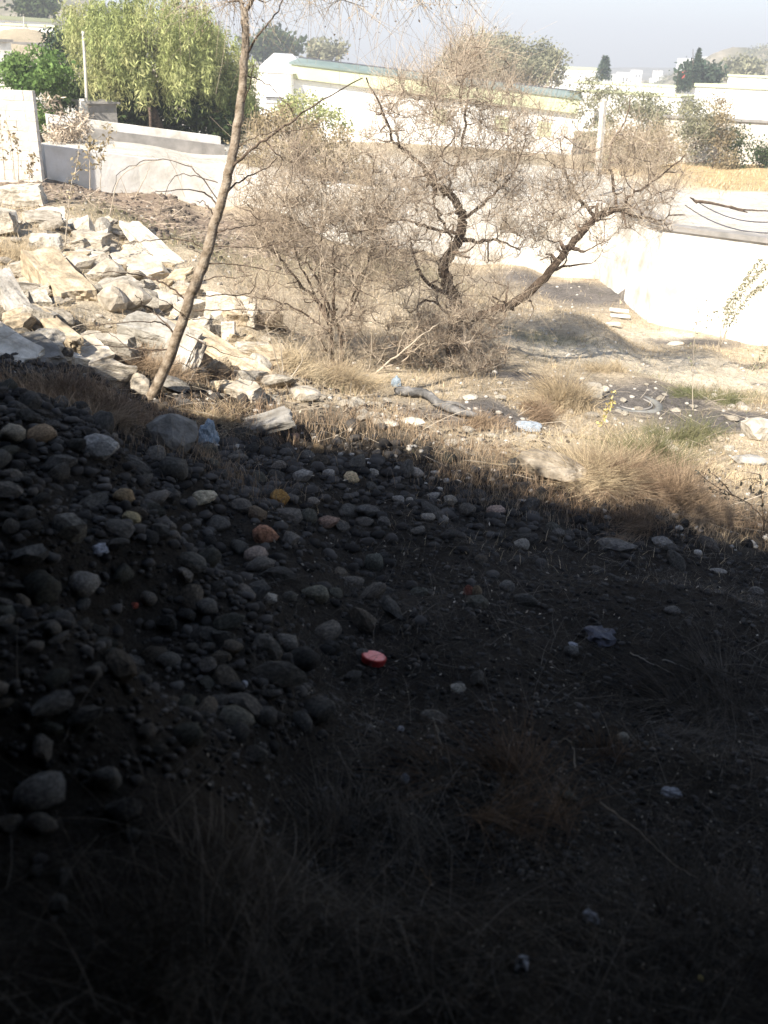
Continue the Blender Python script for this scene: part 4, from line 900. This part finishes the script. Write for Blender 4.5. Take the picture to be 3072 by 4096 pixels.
stem_weed('dead_twig', 'long thin stem running diagonally over the dark lower right', [[(2400,3210),(2560,3330),(2700,3460),(2800,3520)]], 2.75, .003, 'twig', cat='twig')
stem_weed('dead_twig', 'small branched dead sprig left of the reddish foreground tuft', [[(1765,3020),(1760,2960),(1730,2870)],[(1730,2870),(1770,2890)],[(1735,2880),(1705,2910)],[(1740,2900),(1760,2930)]], 3.4, .003, 'paletwig', cat='twig')
stem_weed('dead_twig', 'thin pink brown sprig in the dark low middle of the picture', [[(1720,3540),(1690,3480),(1640,3420)],[(1720,3540),(1716,3480)]], 2.4, .002, 'rust', cat='twig')
stem_weed('dead_twig', 'two long pale straws lying in the dark litter at right', [[(2520,2610),(2600,2650),(2700,2700)],[(2650,2640),(2720,2660),(2760,2680)]], Yg(2640,2660)-.05, .004, 'paletwig', cat='twig')

# ------------------------------------------------------------ other objects on the ground
def grey_log():
    a = [(1580,1585),(1640,1590),(1700,1600),(1760,1640),(1850,1680),(1960,1700)]
    t = empty('fallen_log', G(1700,1630), 'grey weathered log lying between the tamarisk foot and the shade, charred at its right end', 'log')
    q = smooth([G(*p, .07) for p in a], 6, .004); n = len(q); m = MB(); m.tube(q, np.interp(np.linspace(0, 1, n), [0, .04, .3, .7, 1], [.03, .06, .055, .05, .02]), 10); m.build('stem', M['log'], t)
    q = smooth([G(1760,1640,.08), G(1830,1650,.10), G(1900,1690,.06)], 5); m = MB(); m.tube(q, np.linspace(.03, .012, len(q)), 7); m.build('side_branch', M['log'], t)
grey_log()
def crumple(name, label, cat, px, py, wpx, hpx, mtl, seed, lift=.5, sub=3, amp=.35):
    g = G(px, py); D = np.linalg.norm(g-CAM); s = wpx*D/F/2; h = hpx*D/F/2
    b = bmesh.new(); bmesh.ops.create_icosphere(b, subdivisions=sub, radius=1)
    off = Vector((seed*3.3, seed, seed*2.1))
    for v in b.verts:
        p = v.co; v.co = p*(1+amp*(mnoise.noise(p*1.8+off)+.7*abs(mnoise.noise(p*4+off))-.3))
        if v.co.z < -.45: v.co.z = -.45
    me = bpy.data.meshes.new(name); b.to_mesh(me); b.free(); me.materials.append(M[mtl])
    return place(name, me, (g[0], g[1], g[2]+h*lift*.6), (s, s*.75, h), (0, 0, seed), label, cat)
crumple('plastic_bag', 'crumpled pale blue plastic bag standing at the top of the cobble heap', 'bag', 835,1785,95,150,'bluebag',1.3)
crumple('plastic_bag', 'small blue and white plastic scrap at the left end of the grey log', 'bag', 1585,1545,42,60,'bluebag',2.7)
crumple('plastic_bag', 'flat slate blue plastic scrap left of the tawny grass clump', 'bag', 2105,1715,130,42,'greybag',3.1)
crumple('litter', 'white crumpled paper in the dark lowest middle foreground', 'litter', 2085,3880,70,80,'paper',4.4)
crumple('litter', 'dull white scrap low in the dark right foreground', 'litter', 2360,3690,70,60,'paper',5.2)
crumple('litter', 'bright torn white scrap in the dark right foreground', 'litter', 2680,3192,80,26,'paper',6.2)
crumple('litter', 'small white scrap left of the reddish tuft in the dark foreground', 'litter', 1602,2925,34,26,'paper',7.2)
crumple('litter', 'small white scrap low on the right side of the cobble heap', 'litter', 980,2745,36,30,'paper',8.2)
crumple('litter', 'tiny white wrapper right of the small white scrap beside the heap', 'litter', 1035,2740,26,18,'paper',9.2)
crumple('litter', 'pale vertical scrap above the lower middle tufts', 'litter', 1618,3150,40,70,'paper',10.2)
crumple('litter', 'yellowish scrap near the bottom right corner', 'litter', 2795,3945,26,24,'yellowleaf',11.2)
crumple('litter', 'thin white sliver beneath the dark plastic sheet', 'litter', 2290,2588,40,16,'paper',12.2)
crumple('litter', 'white paper scrap in the shade under the right tufts', 'litter', 2980,2185,36,16,'paper',13.2)
crumple('litter', 'lavender grey scrap on the face of the cobble heap', 'litter', 400,2225,90,40,'paper',14.2)
crumple('plastic_sheet', 'dark blue grey crumpled plastic sheet on the shaded soil at right', 'plastic', 2400,2560,150,44,'slate',17.3,amp=.6)
def lid():
    g = G(1492,2660); D = np.linalg.norm(g-CAM); r = 48*D/F
    t = empty('red_disc', g, 'round red plastic cap lying tilted on the black soil', 'cap')
    for nm, r0, z0, z1, mt in (('disc_side', r, .0, .036, 'red'), ('disc_top', r*.95, .0365, .040, 'redtop')):
        b = bmesh.new(); bmesh.ops.create_cone(b, cap_ends=True, segments=40, radius1=r0, radius2=r0*(1.04 if nm == 'disc_side' else .96), depth=z1-z0)
        bmesh.ops.translate(b, verts=b.verts, vec=(0, 0, (z0+z1)/2)); bmesh.ops.bevel(b, geom=[e for e in b.edges if abs(e.verts[0].co.z-e.verts[1].co.z) < 1e-5], offset=.002, segments=2, affect='EDGES')
        me = bpy.data.meshes.new(nm); b.to_mesh(me); b.free(); o = link(nm, me, t, M[mt], False)
    t.rotation_euler = (R(-9), R(9), 0)
lid()
def tyre():
    g = G(2530,1620); t = empty('old_tyre', g, 'half buried grey rubber ring lying flat in the dark patch at right', 'tyre')
    m = MB(); n = 40; a = np.linspace(0, 2*math.pi, n); q = np.stack([np.cos(a)*.36+g[0], np.sin(a)*.36+g[1], np.full(n, g[2]-.02)], 1); m.tube(q, np.full(n, .06), 10); m.build('tread', M['tarp'], t)
    m = MB(); q = np.stack([np.cos(a)*.26+g[0], np.sin(a)*.26+g[1], np.full(n, g[2]+.02)], 1); m.tube(q, np.full(n, .012), 6); m.build('bead', M['greyband'], t)
tyre()
for i, (px, py, lab) in enumerate([(2470,1245,'upper white plank of the short stack against the white wall foot'), (2475,1262,'middle white plank of the short stack against the white wall foot'), (2440,1290,'white plank lying askew below the short stack')]):
    g = G(px, py+10); m = MB(); m.box((0, 0, 0), (.42, .10, .05), 0); o = m.build('plank', M['whitewash'], None, False); o.location = (g[0], g[1]-.1, g[2]+.10-.03*i); o.rotation_euler = (0, .04, (-.1, .05, .5)[i]); tag(o, lab, 'plank')

# ------------------------------------------------------------ trees and bushes behind
def foliage_tree(name, label, Y, foot, trunk_h, blobs, n, leaf, size, dY, drop=0., long=1.8, cat='tree', group=None, strands=0, tr=.10, bark='darkbark', wood=40):
    g = P(*foot, Y); gg = gz(g[0], g[1]); t = empty(name, (g[0], g[1], gg), label, cat, group)
    fv = proj(g[0], g[1], gg)[1]; lowest = max(b[1]+b[3]*.8 for b in blobs)
    if cat in ('bush', 'thicket', 'shrub') and fv > lowest+12:
        bb = max(blobs, key=lambda b: b[2]); blobs = blobs+[(bb[0], (fv+lowest)/2-8, bb[2]*.8, (fv-lowest)/2+14)]
    W_ = Woody(); cx = sum(b[0]*b[2]*b[3] for b in blobs)/sum(b[2]*b[3] for b in blobs); cy = sum(b[1]*b[2]*b[3] for b in blobs)/sum(b[2]*b[3] for b in blobs)
    top = P(cx, cy, Y); bt = np.array([g[0], g[1], gg-.1]); path = smooth([bt, bt*.5+top*.5+rng.normal(size=3)*.1, top], 6, .03); W_.limb(path, tr, tr*.35)
    m = MB(); m.tube(path, W_.trunks[-1][1], 7); m.build('trunk', M[bark], t)
    br = W_.grow(envelope(blobs, wood, Y, dY), 50, .01); m = MB(); m.tubes(np.array([b[0] for b in br]), np.array([b[1] for b in br]), 4); o = m.build('branches', M[bark], t); o['kind'] = 'stuff'
    c = envelope(blobs, max(20, n//110), Y, dY); c = np.array(c); k = rng.integers(0, len(c), n); sp = np.linalg.norm(P(blobs[0][0]+100, blobs[0][1], Y)-P(blobs[0][0], blobs[0][1], Y))/100
    q = c[k]+rng.normal(size=(n, 3))*np.array([1, 1, .7])*sp*22
    if strands:
        ln = rng.random(n)*strands*rng.uniform(.3, 1, len(c))[k]; q[:, 2] -= ln; q[:, :2] = c[k][:, :2]+(q[:, :2]-c[k][:, :2])*.55
    q[:, 2] = np.maximum(q[:, 2], hgt(q[:, 0], q[:, 1])+.03)
    m = MB(); m.leaves(q, np.full(n, size), drop, long); o = m.build('crown', M[leaf], t, False); o['kind'] = 'stuff'; return t
foliage_tree('willow_tree', 'big drooping yellow green willow behind the left wall', 33, (640,470), 2, [(560,160,190,190),(420,120,150,150),(740,140,140,150),(640,60,220,110),(480,250,180,110),(760,260,110,90),(330,60,110,80)], 42000, 'willow', .034, 1.6, 1.5, 5., strands=1.2, tr=.16)
foliage_tree('willow_tree', 'smaller pale green willow right of the big one, behind the leaning trunk', 35, (900,470), 2, [(860,250,110,140),(950,330,90,130),(820,180,90,90),(930,430,100,90)], 22000, 'willow', .036, 1., 1.2, 4.6, strands=.9, tr=.10)
foliage_tree('green_bush', 'dense bright green rounded bush at the far left above the block wall', 31, (150,400), 1, [(70,270,75,60),(160,270,90,70),(220,300,60,60),(120,320,80,40)], 8000, 'bright', .07, .8, .3, cat='bush', tr=.06)
foliage_tree('dark_thicket', 'dark shaded thicket under the big willow', 34, (560,470), 1, [(480,400,180,80),(700,420,160,70),(300,380,120,60),(620,360,170,60),(560,480,300,50),(850,480,110,60)], 16000, 'darkleaf', .09, .7, .2, cat='thicket', tr=.07)
foliage_tree('green_bush', 'dark blue green bush between the round bush and the willow', 38, (245,250), 1, [(240,190,45,50),(265,240,40,50)], 2200, 'conifer', .08, .5, 0, cat='bush', tr=.05)
foliage_tree('dry_thicket', 'tangle of grey dead brush at the end of the block wall', 26.5, (260,540), .6, [(250,480,70,50),(310,500,50,40),(220,420,40,40)], 1500, 'twig', .03, .4, 0, 5., cat='thicket', tr=.03, wood=90)
foliage_tree('olive_bush', 'olive brown bush behind the leaning trunk at mid height', 27.5, (1120,720), 1, [(1060,600,110,140),(1180,540,120,110),(1290,620,130,110),(1150,700,180,80),(1380,690,110,70)], 15000, 'drybush', .045, 1., .1, cat='bush', tr=.05, wood=120)
foliage_tree('olive_bush', 'pale green bush in front of the long white hall at its left end', 45, (1240,520), 1, [(1230,440,90,60),(1170,470,70,50),(1330,480,80,50)], 4500, 'willow', .075, 1., .1, cat='bush', tr=.05)
foliage_tree('olive_bush', 'yellowish dry bush right of the square pillar', 45, (2560,640), 1, [(2560,560,150,70),(2480,590,100,55),(2640,590,90,50)], 9000, 'drybush', .05, 1., .2, cat='bush', tr=.05)
foliage_tree('olive_bush', 'brown and olive bush right of the long white hall', 56, (2420,530), 1, [(2400,420,110,90),(2350,370,80,50),(2480,420,70,80)], 5500, 'olive', .06, 1., .1, 3., cat='bush', tr=.06)
foliage_tree('olive_bush', 'grey green bush in the middle of the right background', 54, (2640,540), 1, [(2620,450,110,70),(2560,420,70,50),(2700,470,80,60)], 9000, 'olive', .055, 1., .1, 3., cat='bush', tr=.06)
foliage_tree('olive_bush', 'loose greyish shrub before the lower wall of the right white building', 49.5, (2800,580), 1, [(2790,470,80,80),(2850,530,70,60),(2740,520,50,50)], 5500, 'olive', .05, .8, .1, 3., cat='bush', tr=.05)
foliage_tree('pampas_shrub', 'tall feathery pinkish shrub leaning right before the white building', 48, (2860,600), 1, [(2900,430,35,60),(2885,520,35,60)], 2600, 'drybush', .045, .4, .4, 3., cat='shrub', tr=.03)
foliage_tree('dark_bush', 'small dark bush at the field edge near the right', 48.5, (2950,600), 1, [(2950,540,28,35)], 1200, 'darkleaf', .07, .3, 0, cat='bush', tr=.03)
foliage_tree('dark_bush', 'small dark green bush cut by the right edge', 48, (3060,615), 1, [(3055,590,45,22)], 1200, 'darkleaf', .07, .3, 0, cat='bush', tr=.03)
foliage_tree('round_tree', 'wide rounded grey green tree rising behind the long white hall', 105, (1950,330), 3, [(1930,220,110,75),(2080,230,120,80),(2180,270,80,65),(1850,260,70,50),(2010,280,190,50)], 24000, 'olive', .15, 3., .1, 2.2, tr=.35)
foliage_tree('distant_tree', 'dark tree clump showing above the left end of the white hall', 150, (1090,250), 3, [(1090,170,55,30),(1150,185,30,18),(1040,200,40,30)], 3000, 'darkleaf', .4, 3, 0, tr=.3)
foliage_tree('distant_tree', 'small green tree top peeking over the roof of the white hall', 160, (1320,240), 3, [(1310,205,60,14)], 1200, 'olive', .4, 3, 0, tr=.3)
foliage_tree('distant_tree', 'dark green rounded trees right of the tall cypress', 120, (2820,330), 3, [(2800,290,60,28),(2770,320,40,25),(2840,285,30,22)], 2500, 'conifer', .33, 2, 0, tr=.25)
foliage_tree('distant_tree', 'olive tree crown at the foot of the right hill', 170, (2960,290), 2, [(2960,275,65,20)], 1800, 'olive', .4, 3, 0, tr=.25)
foliage_tree('distant_tree', 'dark tree behind the hillside house at the far left', 110, (450/3,90), 2, [(150,20,60,30),(110,35,30,20)], 1600, 'darkleaf', .3, 1.5, 0, tr=.2)
def cone_tree(name, label, px, top, bot, wpx, Y, tiers, n, open_=False):
    g = P(px, bot, Y); a = P(px, top, Y); h = a[2]-g[2]; r = wpx/2*np.linalg.norm(g-CAM)/F; t = empty(name, g, label, 'tree')
    m = MB(); m.tube([g, g*.5+a*.5, a], [r*.12, r*.08, .02], 7); m.build('trunk', M['darkbark'], t)
    f = rng.random(n)**.8
    if open_: f = (np.floor(f*tiers)+rng.normal(size=n)*.12)/tiers; f = np.clip(f, .05, 1)
    rr = r*(1-f)**(.8 if open_ else .6)*np.sqrt(rng.random(n)); an = rng.uniform(0, 6.28, n); 
    q = np.stack([g[0]+rr*np.cos(an), g[1]+rr*np.sin(an), g[2]+h*f-(rr*.15 if open_ else 0)], 1)
    m = MB(); m.leaves(q, np.full(n, r*.11), -.2, 2.4); o = m.build('crown', M['conifer'], t, False); o['kind'] = 'stuff'
cone_tree('pine_tree', 'dark tiered conifer standing alone on the skyline right of the round tree', 2411, 218, 318, 68, 130, 7, 1600, True)
cone_tree('cypress_tree', 'tall narrow dark cypress on the skyline near the right', 2772, 195, 350, 50, 115, 1, 2200)
cone_tree('cypress_tree', 'short dark cypress left of the tall one', 2711, 285, 370, 34, 112, 1, 1000)
cone_tree('cypress_tree', 'short broad cypress touching the tall one on its right', 2740, 300, 370, 50, 112, 1, 1200)

# ------------------------------------------------------------ buildings
def quadbox(mb, A, B, thick, z0, z1, away=True):
    """vertical slab from A to B (xy), thick metres behind the line"""
    d = (B-A)[:2]; d = d/np.hypot(*d); n = np.array([-d[1], d[0]])*thick
    v = [(*A[:2], z0), (*B[:2], z0), (*(B[:2]+n), z0), (*(A[:2]+n), z0), (*A[:2], z1), (*B[:2], z1), (*(B[:2]+n), z1), (*(A[:2]+n), z1)]
    mb.add(np.array(v, float), [(0, 3, 2, 1), (4, 5, 6, 7), (0, 1, 5, 4), (1, 2, 6, 5), (2, 3, 7, 6), (3, 0, 4, 7)]); return n
def hall():
    YL, YR = 66., 64.
    A = P(1178, 520, YL); B = P(2288, 600, YR)
    zeA = P(1178, 285, YL)[2]; zeB = P(2300, 425, YR)[2]; ze = zeA
    t = empty('white_hall', (A[0], A[1], -1), 'long white hall with cream fascia and thin green roof across the middle background', 'building')
    d = (B-A)[:2]; L_ = np.hypot(*d); d /= L_; n = np.array([-d[1], d[0]]); dep = 11.
    def pt(s, o, z): return (A[0]+d[0]*s+n[0]*o, A[1]+d[1]*s+n[1]*o, z+(zeB-zeA)*max(0, s)/L_*(1 if z > -1.5 else 0))
    def slab(s0, s1, o0, o1, z0, z1, nm, mt, par=t):
        v = [pt(s0, o0, z0), pt(s1, o0, z0), pt(s1, o1, z0), pt(s0, o1, z0), pt(s0, o0, z1), pt(s1, o0, z1), pt(s1, o1, z1), pt(s0, o1, z1)]
        m = MB(); m.add(np.array(v), [(0, 3, 2, 1), (4, 5, 6, 7), (0, 1, 5, 4), (1, 2, 6, 5), (2, 3, 7, 6), (3, 0, 4, 7)]); return m.build(nm, mt, par, False)
    slab(0, L_, 0, dep, -1.6, ze, 'wall', M['hallwall'])
    slab(-.1, L_+.1, -.35, -.02, ze-.4, ze+.5, 'fascia', M['fascia'])
    rz = ze+.5
    # low gable roof
    prof = [(-.45, rz), (2.6, rz+.27), (dep+.3, rz-.4), (dep+.3, rz-.5), (2.6, rz+.15), (-.45, rz-.1)]
    v = [pt(-.25, o, z+.01) for o, z in prof]+[pt(L_+.25, o, z+.01) for o, z in prof]; m = MB()
    m.add(np.array(v), [(i, (i+1) % 6, 6+(i+1) % 6, 6+i) for i in range(6)]+[(0, 5, 4, 1), (1, 4, 3, 2), (6, 7, 10, 11), (7, 8, 9, 10)]); m.build('roof', M['roofgreen'], t, False)
    m = MB(); m.tube([pt(-.25, 2.6, rz+.30), pt(L_+.25, 2.6, rz+.30)], [.05, .05], 5); m.build('ridge_cap', M['slate'], t)
    # gable infill
    for s0 in (0, L_-.2):
        v = [pt(s0, 0, ze), pt(s0+.2, 0, ze), pt(s0+.2, 2.6, rz+.12), pt(s0, 2.6, rz+.12), pt(s0, dep, ze-.0), pt(s0+.2, dep, ze)]
        m = MB(); m.add(np.array(v), [(0, 1, 2, 3), (3, 2, 5, 4)], [(0, 3, 4), (1, 5, 2)]); m.build('gable', M['hallwall'], t, False)
    # lean-to bay at the left end, its gable towards us
    slab(-2.1, -.0, -1.2, 4, -1.6, ze-.1, 'bay', M['hallwall'])
    v = [pt(-2.3, -1.3, ze-.1), pt(-1., -1.3, ze+1.0), pt(.2, -1.3, ze-.1), pt(-2.3, 4, ze-.1), pt(-1., 4, ze+1.0), pt(.2, 4, ze-.1)]; m = MB()
    m.add(np.array(v), [(0, 1, 4, 3), (1, 2, 5, 4), (0, 3, 5, 2)], [(0, 2, 1), (3, 4, 5)]); m.build('bay_gable', M['hallwall'], t, False)
    w_ = slab(-1.55, -.55, -1.26, -1.2, ze-1.75, ze-1.5, 'window', M['window'])
    slab(-1.65, -.45, -1.34, -1.2, ze-1.5, ze-1.42, 'lintel', M['hallwall']); slab(-1.65, -.45, -1.34, -1.2, ze-1.83, ze-1.75, 'sill', M['hallwall'])
    slab(.1, 3.2, -.03, -.003, ze-.45, ze-.22, 'vent_slot', M['greyband'])
    for s0 in (L_*.5, L_*.72, L_*.87): slab(s0, s0+.9, -.03, -.004, ze-2.0, ze-1.1, 'window_panel', M['fascia'])
    slab(L_*.86, L_*.86+2.2, -.5, -.37, ze-2.9, ze-2.82, 'awning_rail', M['greyband'])
hall()
def white_block(name, label, px0, px1, ptop, pbot, Y0, Y1, dep, parapet=None, wins=(), mtl='hallwall', cat='building'):
    A = P(px0, pbot, Y0); B = P(px1, pbot, Y1); zt = P(px0, ptop, Y0)[2]; zb = min(A[2], B[2], gz(A[0], A[1]))-.4
    t = empty(name, (A[0], A[1], zb), label, cat); m = MB(); quadbox(m, A, B, dep, zb, zt); m.build('wall', M[mtl], t, False)
    if parapet:
        d = (B-A)[:2]; d /= np.hypot(*d); m = MB(); quadbox(m, np.array([*(A[:2]-d*.1-np.array([-d[1], d[0]])*.1), 0]), np.array([*(B[:2]+d*.1-np.array([-d[1], d[0]])*.1), 0]), dep+.2, zt+.003, zt+parapet); m.build('roof_slab', M['greyband' if mtl != 'hallwall' else 'fascia'], t, False)
    for (f0, f1, h0, h1) in wins:
        a = A+(B-A)*f0; b = A+(B-A)*f1; d = (B-A)[:2]; d /= np.hypot(*d); n = np.array([-d[1], d[0]]); m = MB()
        quadbox(m, np.array([*(a[:2]-n*.03), 0]), np.array([*(b[:2]-n*.03), 0]), .027, zb+(zt-zb)*h0, zb+(zt-zb)*h1); m.build('window', M['window'], t, False)
    return t
white_block('white_building', 'big white flat roofed building at the right edge beyond the tan field', 2762, 3300, 345, 480, 62, 58, 8, .18, [(.30,.34,.35,.55)])
white_block('white_building', 'higher white rooftop block behind the big right building', 2905, 3350, 305, 360, 75, 72, 8, .15)
white_block('boundary_wall', 'long pale lower wall in front of the big right white building', 2640, 3400, 470, 590, 52, 50, .4, .12, (), 'blockwall', 'wall')
white_block('low_building', 'low white sheds in the right middle distance behind the bushes', 2300, 2720, 365, 430, 90, 84, 6, .15, [(.2,.3,.3,.6)])
white_block('white_building', 'long white flat building left of the short cypresses', 2290, 2700, 330, 372, 120, 112, 8, .2, [(.6,.66,.3,.5)])
white_block('hillside_house', 'white two storey house on the slope in the top left corner', -200, 215, 65, 160, 85, 92, 9, .3, [(.62,.70,.2,.55),(.83,.93,.0,.35)])
white_block('hillside_house', 'bright square annex right of the hillside house', 225, 270, 110, 180, 80, 82, 5, .15)
white_block('low_building', 'low grey sided shed under the hillside house', 60, 330, 178, 240, 62, 64, 5, .15, (), 'greyband')
white_block('low_building', 'pale plastered outbuilding at the left edge behind the green bush', -200, 62, 158, 330, 48, 50, 5, .12, (), 'whitewash')
white_block('far_wall', 'pale ochre low wall between the willow and the white hall', 880, 1110, 292, 380, 75, 74, .4, .1, (), 'blockwall', 'wall')
white_block('far_wall', 'grey concrete tank side behind the channel under the willow', 355, 470, 415, 480, 30.5, 31, 1.2, .06, (), 'greyband', 'tank')
# hillside town
for i in range(34):
    px = random.uniform(2215, 2700) if i < 26 else random.uniform(2700, 3072); Y = random.uniform(320, 520); py = 300+random.uniform(-26, 14) if i < 26 else 255+random.uniform(-30, 20)
    wpx = random.uniform(14, 46)
    t = white_block('distant_house', unique(('wide' if wpx > 36 else 'medium' if wpx > 26 else 'tiny')+' white house in the distant town', *P(px, py, Y)), px-wpx/2, px+wpx/2, py, py+random.uniform(9, 16), Y, Y, 8, None, [(.2,.4,.45,.7),(.6,.8,.45,.7)] if wpx > 26 else ())
    t['group'] = 'houses of the distant hillside town'
white_block('white_building', 'long bright white low building on the horizon left of the pine', 2235, 2390, 275, 318, 260, 262, 12, .6)
def hill(name, label, cx, cy, rx, ry, z0, h, seed, mtl):
    n = 60; u = np.linspace(-1, 1, n); gx, gy = np.meshgrid(u, u); r = np.sqrt(gx**2+gy**2); z = np.clip(1-r, 0, 1)**.9*h*(1+.35*fbm(gx, gy, .35, seed))-3
    idx = np.arange(n*n).reshape(n, n); m = MB(); m.add(np.stack([cx+gx*rx, cy+gy*ry, z0+z], -1), np.stack([idx[:-1, :-1], idx[:-1, 1:], idx[1:, 1:], idx[1:, :-1]], -1).reshape(-1, 4))
    o = m.build(name, M[mtl]); o['kind'] = 'structure'
M['hillside'] = mat('dry_hillside', [(.09,.095,.06),(.17,.15,.10),(.30,.26,.20)], scale=.12, bump=0, detail=12)
hill('hill', '', 460, 900, 420, 300, -3, 28, 3, 'hillside'); hill('hill', '', 300, 650, 170, 160, -3, 36, 4, 'hillside')
hill('hill', '', 114, 320, 50, 60, -3, 20, 7, 'hillside')
hill('hill', '', -105, 235, 70, 90, 0, 30, 5, 'hillside')
q = []
for k in range(900):
    u, v = random.uniform(-.8, .8), random.uniform(-.9, .3); rr = math.hypot(u, v)
    if rr < .95: q.append(rng.normal(size=(26, 3))*np.array([.9, .9, .5])+np.array([114+u*50, 320+v*60, (1-rr)**.9*20*.97-5.6]))
m = MB(); m.leaves(np.concatenate(q), .34, 0, 1.6); tag(m.build('hill_scrub', M['olive'], None, False), 'low scrub dotted over the dry hill at the far right', 'scrub', None, 'stuff')
m = MB(); g = P(2750, 300, 118); m.box(g, (1.1, 1., .8), .2); tag(m.build('red_awning', M['redroof'], None, False), 'small red awning beside the tall cypress', 'awning')

# poles, pillar and wires
def pole(name, label, a, b, Y, r, mtl, cat='post', sq=False, cap=False):
    A = P(*a, Y); B = P(*b, Y); t = empty(name, A, label, cat); m = MB()
    if sq: m.tube([A-np.array([0, 0, .4]), B], [r*1.3, r*1.15], 4)
    else: m.tube(smooth([A-np.array([0, 0, .4]), A*.5+B*.5+np.array([.02, 0, 0]), B], 4), np.linspace(r, r*.85, 9), 8)
    m.build('shaft', M[mtl], t, not sq)
    m = MB(); m.box(B+np.array([0, 0, .04]), (r*1.5, r*1.5, .06)); m.build('post_top', M[mtl], t, False); return B
pole('concrete_pillar', 'pale square concrete pillar standing alone beyond the wall right of the hall', (2395,660), (2415,405), 30, .085, 'post', 'pillar', True)
T1 = pole('wooden_pole', 'thin pale wooden pole behind the left wall before the willow', (345,440), (333,135), 30.5, .05, 'post', 'pole')
pole('utility_pole', 'small distant dark pole on the skyline left of the leaning trunk', (876,190), (875,85), 140, .14, 'slate', 'pole')
pole('fence_post', 'short white post beside the grey tank', (330,460), (330,405), 30, .10, 'post', 'post', True)
pole('utility_pole', 'thin pole before the hillside house in the top left', (96,175), (95,70), 80, .06, 'post', 'pole')
pole('fence_post', 'dark short post leaning on the channel rim under the willow', (600,510), (598,440), 30, .05, 'darkbark', 'post')
def wire(a, Ya, b, Yb, label):
    A = P(*a, Ya); B = P(*b, Yb); t = np.linspace(0, 1, 14)[:, None]; q = A+(B-A)*t; q[:, 2] -= (4*t*(1-t)).ravel()*.25; m = MB(); m.tube(q, np.full(14, .012), 4)
    tag(m.build('power_cable', M['slate']), label, 'cable')
wire((-100,90), 82, (875,92), 140, 'thin cable strung from the hillside house to the small distant pole')
wire((875,88), 140, (1500,-30), 60, 'thin cable rising right from the small distant pole behind the leaning trunk')
wire((2780,800), 22, (3200,870), 20, 'dark cable lying slack on the bright ground above the right wall, upper one')
wire((2740,820), 21, (3200,920), 19, 'dark cable running down to the right above the wall, lower one')
# dry field grass beyond the wall
n = 14000; x = rng.uniform(6, 34, n); y = rng.uniform(30, 56, n); k = (rng.random(n) < np.clip(.6+fbm(x, y, 4, 3), 0, 1)) & (x > 7+(y-30)*.1); x, y = x[k], y[k]
m = MB(); m.blades(np.stack([x, y, hgt(x, y)], 1), rng.uniform(.08, .25, len(x)), .03, .7); tag(m.build('field_grass', M['straw'], None, False), 'dry golden grass of the field beyond the right wall', 'grass', None, 'stuff')
# charred line of litter on top of the bright ground
stem_weed('dead_twig', 'dark charred branch lying along the top of the right wall', [[(2780,805),(2860,815),(2950,835),(3080,845)],[(2790,810),(2760,790)],[(2920,828),(2990,850)]], 21.5, .035, 'darkbark', cat='branch')

# ------------------------------------------------------------ haze
def haze():
    m = MB(); m.box((0, 850, 32), (3600, 2400, 96)); m_ = bpy.data.materials.new('haze_air'); m_.use_nodes = True; N = m_.node_tree.nodes; N.remove(N['Principled BSDF'])
    v = N.new('ShaderNodeVolumePrincipled'); v.inputs['Color'].default_value = (.95, .97, 1, 1); v.inputs['Density'].default_value = .002; v.inputs['Anisotropy'].default_value = .16
    m_.node_tree.links.new(v.outputs[0], N['Material Output'].inputs['Volume']); o = m.build('haze', m_, None, False); tag(o, 'pale milky haze filling the air over the whole place', 'haze', None, 'stuff')
haze()
